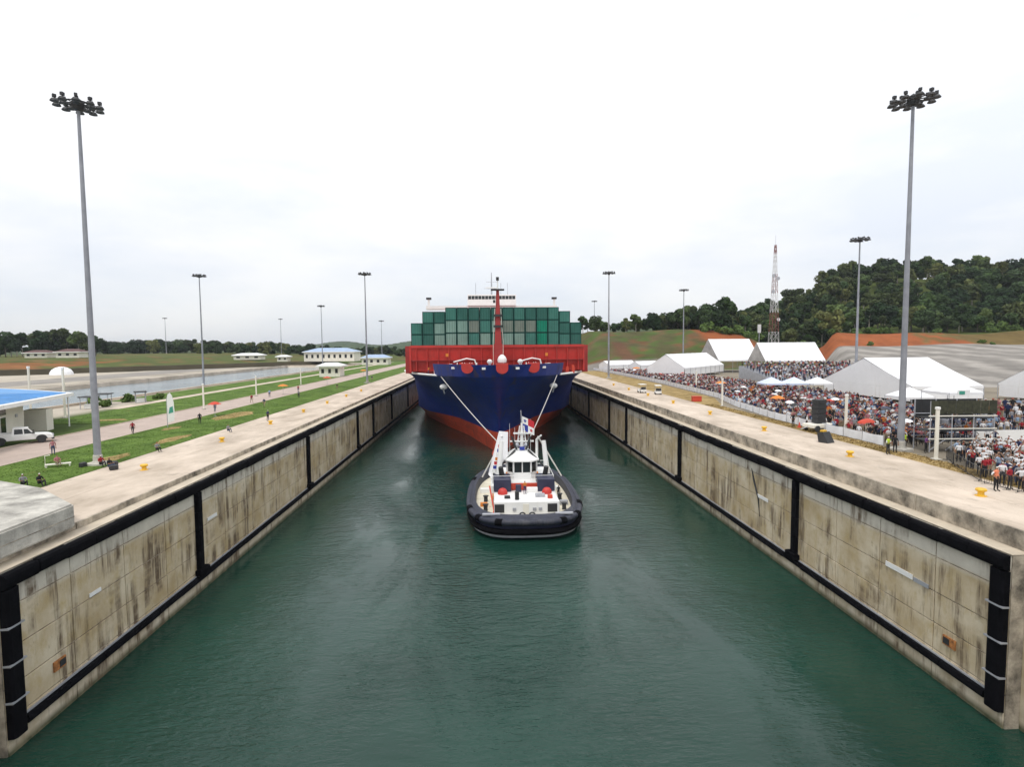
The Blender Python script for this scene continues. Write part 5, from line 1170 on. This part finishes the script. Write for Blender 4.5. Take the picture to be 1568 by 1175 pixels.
# ------------------------------------------------------------------ tents
def gable_tent(lb, origin, ax_deg, W, L, ze, zr, zg, gable=True, walls=True, name='marquee', group='white marquees on the right bank'):
    """W = gable width along local y, L = length along local x; gable faces -x"""
    t = thing(name, lb, 'tent', (origin[0], origin[1], zg), R(ax_deg), group); ze -= zg; zr -= zg; nb = max(1, int(L/5))
    for i in range(nb):
        a, b = L*i/nb, L*(i+1)/nb; sg = 0.07
        for y0, y1 in ((0, W/2), (W, W/2)):
            vs = []
            for x in (a+0.03, (a+b)/2, b-0.03):
                for q in (0, .5, 1): dip = sg*(1 if x == (a+b)/2 else 0)*(1-abs(2*q-1)*0.5) + 0.10*math.sin(math.pi*q); vs.append((x, y0+(y1-y0)*q, ze+(zr-ze)*q-dip))
            top = [(v[0], v[1], v[2]+0.06) for v in vs]
            fs = [(0, 1, 4, 3), (1, 2, 5, 4), (3, 4, 7, 6), (4, 5, 8, 7)]
            MB().add(top, fs).add(vs, fs).build('roof_panel', M_fabric, t, True)
        for y in (0.0, W):
            MB().box(a+0.03, b-0.03, y-0.03, y+0.03, ze-0.45, ze+0.02).build('valance', M_fabric, t)
            if walls and y == 0.0: MB().box(a+0.06, b-0.06, y+0.04, y+0.08, 0.9, ze-0.46).build('wall_panel', M_fabric, t)
    for x in (0.02, L-0.02):
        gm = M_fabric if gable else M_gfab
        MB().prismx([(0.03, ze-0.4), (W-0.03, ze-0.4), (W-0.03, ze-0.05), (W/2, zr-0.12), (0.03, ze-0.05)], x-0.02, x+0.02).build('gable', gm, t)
        if gable: MB().box(x-0.02, x+0.02, 0.3, W-0.3, 0.5, ze-0.42).build('end_wall', M_fabric, t)
    for i in range(nb+1):
        for y in (0.0, W): MB().tube((L*i/nb, y, -0.3), (L*i/nb, y, ze), 0.07, n=6).build('pole', M_galv, t)
    return t
gable_tent('large white gabled marquee right of the floodlight mast, nearest of the big tents', (73.2, 96.0), 0, 26, 13.2, 14.3, 19.1, ZR-0.1)
gable_tent('white marquee with closed sides beside the orange parasols, left of the twin grey gabled tents', (62, 178), 50, 13, 40, 14.6, 19.0, ZR-0.1)
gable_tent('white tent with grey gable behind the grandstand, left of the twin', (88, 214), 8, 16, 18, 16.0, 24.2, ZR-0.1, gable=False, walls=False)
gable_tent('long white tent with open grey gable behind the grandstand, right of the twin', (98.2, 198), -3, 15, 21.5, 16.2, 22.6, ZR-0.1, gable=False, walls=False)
gable_tent('white tent cut by the right edge of the picture', (97.0, 92.5), 0, 12, 10, 14.2, 17.4, ZR-0.1)
gable_tent('low white booth far right of the ship under the mound', (49.5, 232), 20, 8, 14, 14.0, 15.6, ZR-0.1, group='low booths by the ship')
gable_tent('low white booth between the ship and the first marquee', (58, 215), 25, 7, 15, 14.4, 15.8, ZR-0.1, group='low booths by the ship')
def popup(x, y, s_, ze, lb, m_=M_fabric):
    t = thing('canopy_tent', lb, 'canopy', (x, y, ZR-0.03), 0, 'small canopies among the crowd'); h = s_/2
    for a, b in (((-h, -h), (h, -h)), ((h, -h), (h, h)), ((h, h), (-h, h)), ((-h, h), (-h, -h))):
        MB().add([(*a, ze), (*b, ze), (0, 0, ze+s_*0.3)], [(0, 1, 2)]).build('roof_panel', m_, t); MB().add([(*a, ze-0.3), (*b, ze-0.3), (*b, ze-0.01), (*a, ze-0.01)], [(0, 1, 2, 3)]).build('valance', m_, t)
        MB().tube((*a, 0), (*a, ze), 0.04, n=6).build('pole', M_galv, t)
    return t
M_ltblue = mat('pale_blue_canvas', (0.58, 0.64, 0.80), 0.7, 0.06, 1)
popup(57.5, 114.5, 4.2, 2.7, 'pale blue white canopy in the crowd, leftmost of three in a row', M_ltblue); popup(62.0, 114, 4.2, 2.7, 'pale blue white canopy in the crowd, middle of three in a row', M_ltblue); popup(66.5, 113.2, 4.2, 2.7, 'white canopy in the crowd beside the large marquee, right end of the row')
pt = popup(57.0, 68.5, 4.4, 4.6, 'white canopy with a small green sign right of the press scaffold')
MB().box(-1.2, 0.4, -2.26, -2.2, 4.25, 4.95).build('sign_board', M_white, pt); MB().box(-1.0, -0.3, -2.30, -2.27, 4.4, 4.8).build('green_print', M_green, pt)
popup(63.5, 84, 4.5, 2.6, 'white canopy right of the mast before the large marquee')

# ------------------------------------------------------------------ buildings on the left
def ctrl_building():
    t = thing('control_building', 'white flat building with wide blue roof at the left edge', 'building', (-61.2, 80.4, ZL-0.05), R(16))
    MB().box(-30, -3.0, -26, 0, 0, 4.5).build('wall', M_cream, t)
    poly = [(0.0, -28), (0.0, 8.2), (-8.0, 17.5), (-20, 29), (-40, 29), (-40, -28)]
    MB().prism(poly, 4.5, 4.98).build('roof_fascia', M_white, t)
    ins = [(-0.8, -28), (-0.8, 7.8), (-8.4, 16.7), (-20.3, 28.3), (-40, 28.3), (-40, -28)]
    ro = MB().prism(ins, 4.985, 5.05).build('blue_roof', M_blueroof, t)
    for i in range(18): y = -27+i*2.0; MB().box(-20, -1.0, y-0.05, y+0.05, 5.052, 5.11).build('roof_seam', M_blueroof, ro)
    for y in (-8.6, -6.2, -11.5, -14.5):
        w_ = MB().box(-3.0, -2.94, y, y+1.5, 0.2, 3.0).build('window', M_white, t); MB().box(-2.935, -2.91, y+0.14, y+1.36, 0.3, 2.9).build('pane', M_glass, w_)
    MB().box(-2.995, -2.95, -26, -4.6, 3.2, 4.45).build('clerestory_glass', M_glass, t)
    MB().box(-3.0, -2.9, -2.3, -1.8, 2.6, 3.0).build('wall_lamp', M_galv, t)
    MB().box(-4.0, -1.4, 2.5, 4.6, 0.0, 3.1, bev=0.05).build('pale_cabinet', M_cream, t)
    for y in (7.4,): MB().tube((-0.5, y, 0), (-0.5, y, 4.5), 0.1, n=8).build('canopy_post', M_white, t)
ctrl_building()
M_paleroof = mat('pale_blue_roof', (0.30, 0.40, 0.56), 0.5, 0.2, 0.3)
def block(lb, x, y, W, D, H, rz, roofm, nwin, name='white_building'):
    t = thing(name, lb, 'building', (x, y, TZ(x, y)-0.1), R(rz))
    MB().box(0, W, 0, D, 0, H).build('wall', M_cream, t)
    MB().add([(-1, -1, H), (W+1, -1, H), (W+1, D+1, H), (-1, D+1, H), (W*0.2, D/2, H+D*0.16), (W*0.8, D/2, H+D*0.16)], [(0, 1, 5, 4), (1, 2, 5), (2, 3, 4, 5), (3, 0, 4), (3, 2, 1, 0)]).build('roof', roofm, t)
    MB().box(-1.05, W+1.05, -1.05, D+1.05, H-0.5, H-0.02).build('fascia', M_white, t)
    for i in range(nwin):
        x0 = W*(i+0.3)/nwin; o_ = MB().box(x0, x0+W*0.4/nwin, -0.06, 0, H*0.35, H*0.72).build('window', M_dark, t); MB().box(x0+0.06, x0+W*0.4/nwin-0.06, -0.09, -0.065, H*0.37, H*0.70).build('pane', M_glass, o_)
block('long white building with blue roof in the far left middle distance', -124, 392, 34, 16, 6.6, -3, M_paleroof, 9)
block('smaller white building with blue roof just left of the ship', -82, 376, 17, 12, 5.0, 0, M_paleroof, 4)
block('small white gatehouse with dark windows at the end of the left lawn', -66.5, 226, 8.0, 7, 4.6, 0, M_white, 3, 'gatehouse')
block('long low white shed in front of the distant left tree line', -172, 395, 18, 8, 3.2, 0, M_fabric, 3, 'low_shed'); block('tiny white shed right of the low white shed by the trees', -142, 392, 7, 6, 3.4, 0, M_fabric, 2, 'low_shed')
M_redroof = mat('red_tile_roof', (0.10, 0.045, 0.04), 0.8, 0.2, 0.5)
block('white house with dark red roof on the far left bank', -252, 345, 12, 10, 3.6, 8, M_redroof, 3, 'house'); block('white house at the far left edge below the trees', -272, 348, 12, 9, 3.2, 5, M_redroof, 3, 'house')
dm = MB().lathe([(4.6, 0), (4.4, 1.2), (3.6, 2.5), (2.2, 3.4), (0.8, 3.8), (0.02, 3.85)], n=18).build('dome_tent', M_fabric, None, True); dm.location = (-197, 272, TZ(-197, 272)-0.1); tag(dm, 'white dome tent before the orange bank on the left', 'tent')
for i, (x, y, s_) in enumerate(((-78, 113, 1.0), (-80, 120, 1.2), (-75.4, 125, 0.9))):
    t = thing('garden_kiosk', f"small dark roofed kiosk beside the blue roofed building, {['left', 'middle', 'right'][i]} of three", 'kiosk', (x, y, ZL), 0.3*i, 'kiosks by the basin')
    for a, b in ((-1, -1), (1, -1), (1, 1), (-1, 1)): MB().tube((a*s_, b*s_, 0), (a*s_, b*s_, 2.2), 0.07, n=6).build('post', M_galv, t)
    MB().box(-1.3*s_, 1.3*s_, -1.3*s_, 1.3*s_, 2.2, 2.4, bev=0.04).build('roof', M_dark, t); MB().box(-0.8*s_, 0.8*s_, -0.3, 0.3, 0, 0.9).build('counter', M_white, t)

# ------------------------------------------------------------------ lattice tower
tw = thing('lattice_tower', 'red and white lattice radio tower before the wooded hill', 'tower', (155, 302, TZ(155, 302)-0.1)); NS = 11; HT = 57.0
M_lred = mat('tower_red', (0.22, 0.075, 0.065), 0.6, 0.15, 1); M_lwh = mat('tower_white', (0.62, 0.62, 0.62), 0.6, 0.1, 1)
hwid = lambda z: 1.75*(1-z/HT)+0.38
for i in range(NS):
    z0, z1 = HT*i/NS, HT*(i+1)/NS; a, b = hwid(z0), hwid(z1); mb = MB(); cs = [(-1, -1), (1, -1), (1, 1), (-1, 1)]
    for q in range(4):
        c0, c1 = cs[q], cs[(q+1) % 4]
        mb.tube((c0[0]*a, c0[1]*a, z0), (c0[0]*b, c0[1]*b, z1), 0.11, n=5); mb.tube((c0[0]*a, c0[1]*a, z0), (c1[0]*b, c1[1]*b, z1), 0.06, n=4); mb.tube((c1[0]*a, c1[1]*a, z0), (c0[0]*b, c0[1]*b, z1), 0.06, n=4); mb.tube((c0[0]*b, c0[1]*b, z1), (c1[0]*b, c1[1]*b, z1), 0.06, n=4)
    mb.build('lattice_section', M_lwh if i in (0, 1, 4, 5, 8, 9) else M_lred, tw)
for z, x in ((17, 1.8), (32, -1.4), (39, 1.2), (40.5, -1.3)): dsh = MB().lathe([(0.1, -0.3), (0.9, 0.0), (0.95, 0.25)], n=12); dsh.v = [(x+v[0], -1.2-v[2], z+v[1]) for v in dsh.v]; dsh.build('dish', M_lwh if z < 30 else M_galv, tw)
MB().tube((0, 0, HT), (0, 0, HT+5), 0.08, n=5).build('aerial', M_galv, tw)
eq = thing('equipment_mast', 'white panel on a pole left of the lattice tower', 'mast', (146, 300, TZ(146, 300))); MB().tube((0, 0, 0), (0, 0, 9), 0.2, n=6).build('pole', M_galv, eq); MB().box(-0.8, 0.8, -0.4, 0.4, 5, 9.5).build('panel', M_lwh, eq)

# ------------------------------------------------------------------ trees
def crown_mesh(name, seed, W, H, lobes, leaves, m_, leaf=0.75, flat=0.75):
    rs_ = np.random.RandomState(seed); cen = []
    for i in range(lobes):
        a = rs_.rand()*6.28; r_ = W*0.36*math.sqrt(rs_.rand()); z = H*(0.30+0.62*rs_.rand()**0.8) * (1-0.30*(r_/(W*0.36))**2)
        cen.append((r_*math.cos(a), r_*math.sin(a), z, W*(0.15+0.13*rs_.rand())))
    cen = np.array(cen); k_ = rs_.randint(0, lobes, leaves); v = rs_.normal(size=(leaves, 3)); v /= np.linalg.norm(v, axis=1)[:, None]
    rad = cen[k_, 3]*(0.55+0.5*rs_.rand(leaves)**0.5); P = cen[k_, :3]+v*rad[:, None]*np.array((1, 1, flat))
    nrm = v*0.8+rs_.normal(size=(leaves, 3))*0.55; nrm[:, 2] += 0.35; nrm /= np.linalg.norm(nrm, axis=1)[:, None]
    t_ = np.cross(nrm, rs_.normal(size=(leaves, 3))); t_ /= np.linalg.norm(t_, axis=1)[:, None]; b_ = np.cross(nrm, t_)
    s_ = leaf*(0.5+0.9*rs_.rand(leaves))[:, None]
    q = np.stack([P-t_*s_-b_*s_*0.5, P+t_*s_*0.3-b_*s_*0.7, P+t_*s_+b_*s_*0.5, P-t_*s_*0.4+b_*s_*0.7], 1).reshape(-1, 3)
    f = np.arange(leaves*4).reshape(-1, 4)
    me = bpy.data.meshes.new(name); me.from_pydata(q.tolist(), [], f.tolist()); me.materials.append(m_); return me, cen
def trunk_mesh(H, cen, r_, m_, seed):
    rs_ = random.Random(seed); mb = MB(); top = H*0.55
    mb.path([(0, 0, -0.6), (0.05*H*0.1, 0, H*0.2), (0.0, 0.05*H*0.1, H*0.4), (0, 0, top)], [r_*1.3, r_, r_*0.8, r_*0.45], 7)
    for c_ in cen[:7]: s0 = H*rs_.uniform(0.25, 0.5); mb.path([(0, 0, s0), (c_[0]*0.5, c_[1]*0.5, (s0+c_[2])/2), (c_[0], c_[1], c_[2])], [r_*0.45, r_*0.28, r_*0.1], 5)
    return mb.mesh('trunk', m_, True)
TV = []
for i, (W, H, lb_, lv, mi, bk) in enumerate(((13, 17, 12, 2600, 0, 0), (11, 20, 11, 2400, 1, 1), (15, 16, 14, 3000, 0, 0), (9, 21, 9, 2000, 2, 1), (12, 14, 12, 2400, 1, 0), (10, 18, 10, 2200, 0, 1), (14, 19, 14, 2800, 2, 0))):
    cm, cen = crown_mesh('crown', 20+i, W, H, lb_, lv, M_leaf[mi]); TV.append((cm, trunk_mesh(H, cen, 0.32, M_pale if bk else M_bark, i), H))
def tree(x, y, k_, sc, lb, grp, z=None, name='tree'):
    cm, tm, H = TV[k_ % len(TV)]
    t = thing(name, lb, 'tree', (x, y, (TZ(x, y) if z is None else z)), random.uniform(0, 6.28), grp); t.scale = (sc*random.uniform(.9, 1.12), sc*random.uniform(.9, 1.12), sc*random.uniform(.9, 1.1))
    link('crown', cm, t); link('trunk', tm, t)
rt_ = random.Random(5)
# wooded hill on the right
def th(n): return f"{n}{'th' if 10 <= n % 100 <= 20 else {1: 'st', 2: 'nd', 3: 'rd'}.get(n % 10, 'th')}"
RANK = ['front', 'second', 'third', 'fourth', 'fifth', 'sixth', 'seventh', 'eighth', 'top', 'hindmost']
for row, yb in enumerate((311, 323, 337, 353, 370, 388, 407, 428, 452, 476)):
    x = 122 + row*3 + (60 if row == 9 else 0); q = 0
    while x < 0.96*yb+30:
        yy = yb+rt_.uniform(-6, 6); k_ = rt_.randrange(7); xx = x+rt_.uniform(-2.5, 2.5); q += 1
        kind = ['dark broad', 'green pale trunked', 'dark spreading', 'olive slender', 'low green', 'dark tall', 'olive broad'][k_]
        tree(xx, yy, k_, rt_.uniform(0.85, 1.22)*(0.75 if row == 0 else 1), f"{kind} tree, {th(q)} from the lattice tower in the {RANK[row]} rank of the hill", 'trees on the right hill', z=TZ(xx, yy)-(7 if row == 9 else (2.5 if row > 5 else 0)))
        x += rt_.uniform(8.5, 12.5) + row*0.25
# ridge of the mound
for i, x in enumerate(np.arange(50, 142, 3.6)):
    yy = 343+rt_.uniform(-8, 16); tree(x, yy, rt_.randrange(7), float(np.interp(x, [50, 90, 140], [0.5, 0.66, 1.0]))*rt_.uniform(.8, 1.12), f'dark tree on the ridge behind the grassy mound, {th(i+1)} from the ship', 'trees on the mound ridge')
tree(40.5, 300, 2, 0.42, 'lone round topped tree right beside the ship containers', 'trees on the mound ridge', z=TZ(40.5, 300)+1)
# left bank and far tree lines
for i, px in enumerate(range(-24, 172, 8)):
    yy = rt_.uniform(395, 440); x = yy*((px-784)/870+0.0477)-1.65; tree(x, yy, rt_.randrange(7), (rt_.uniform(0.9, 1.12) if not 64 < px < 86 else 0.6)*(1.15 if px > 86 and px < 150 else 1), f"tall dark tree on the left bank behind the white houses, {th(i+1)} from the left", 'trees on the left bank')
for i, px in enumerate(range(150, 640, 6)):
    yy = rt_.uniform(520, 640); x = yy*((px-784)/870+0.0477)-1.65
    tree(x, yy, rt_.choice((0, 2, 4, 6, 0, 2)), rt_.uniform(0.72, 0.98)*float(np.interp(px, [150, 300, 480, 640], [1.15, 1.0, 0.85, 0.75])), f'tree in the distant left tree line, {th(i+1)} from the left', 'distant left tree line', z=TZ(x, yy)-2.5)
# bushes at the forest edge
bmz = [crown_mesh('bush', 60+i, 6, 3.4, 7, 700, M_bush, 0.45)[0] for i in range(3)]
BU = sorted([(rt_.uniform(120, 300), rt_.uniform(299, 312)) for i in range(38)], key=lambda p: p[0]/p[1]); BU2 = sorted([(rt_.uniform(130, 300), rt_.uniform(264, 275)) for i in range(8)], key=lambda p: p[0]/p[1])
for i, (x, y) in enumerate(BU+BU2):
    o = link('bush', bmz[i % 3], None, (x, y, TZ(x, y)-0.4), rt_.uniform(0, 6)); s_ = rt_.uniform(.7, 1.4) if i < 38 else rt_.uniform(.4, .8); o.scale = (s_, s_, s_*rt_.uniform(.8, 1.2))
    tag(o, f'light green bush on the forest edge above the red cut, {th(i+1)} from the left' if i < 38 else f'small bush at the foot of the red cut, {th(i-37)} from the left', 'bush', 'bushes at the forest edge')
for i, (x, y, s_) in enumerate(((-77, 116, .45), (-79.5, 127, .5), (-76, 133, .45), (-83, 122, .5))):
    o = link('bush', bmz[i % 3], None, (x, y, ZL-0.2), i); o.scale = (s_, s_, s_); tag(o, f'small round shrub by the basin beyond the blue roof, {ORD[i]} from the camera', 'bush', 'shrubs by the basin')
# distant blue hills
for i, (x0, x1, y, h, lb) in enumerate(((-420, -60, 1500, 34, 'a'), (-900, -300, 2200, 40, 'b'), (-40, 500, 2000, 30, 'c'))):
    n = 60; mb = MB(); vs = []
    for j_ in range(n+1):
        t_ = j_/n; x = x0*1.0+(x1-x0)*t_; prof = math.sin(math.pi*t_)**0.7*(0.8+0.2*math.sin(t_*11+i)); 
        for q, (dy, f_) in enumerate(((-180, 0), (-90, .55), (0, 1), (150, 0.6), (300, 0))): vs.append((x+6*math.sin(j_*2.3+q), y+dy, 9+h*prof*f_))
    mb.add(vs, [(j_*5+q, j_*5+5+q, j_*5+6+q, j_*5+1+q) for j_ in range(n) for q in range(4)]); struct(mb.build('distant_hill', M_leaf[0], None, True))
# ------------------------------------------------------------------ thin tropical haze
hz = MB().box(-6200, 6200, -400, 7200, -6, 130).build('haze', None); hz.data.materials.clear()
HM = bpy.data.materials.new('haze'); HM.use_nodes = True; t = HM.node_tree; t.nodes.clear()
ho_ = nd(t, 'ShaderNodeOutputMaterial'); pv = nd(t, 'ShaderNodeVolumePrincipled'); pv.inputs['Density'].default_value = 0.00008; pv.inputs['Color'].default_value = (0.88, 0.93, 1.0, 1); pv.inputs['Anisotropy'].default_value = 0.2
t.links.new(pv.outputs[0], ho_.inputs['Volume']); hz.data.materials.append(HM); struct(hz, 'stuff')
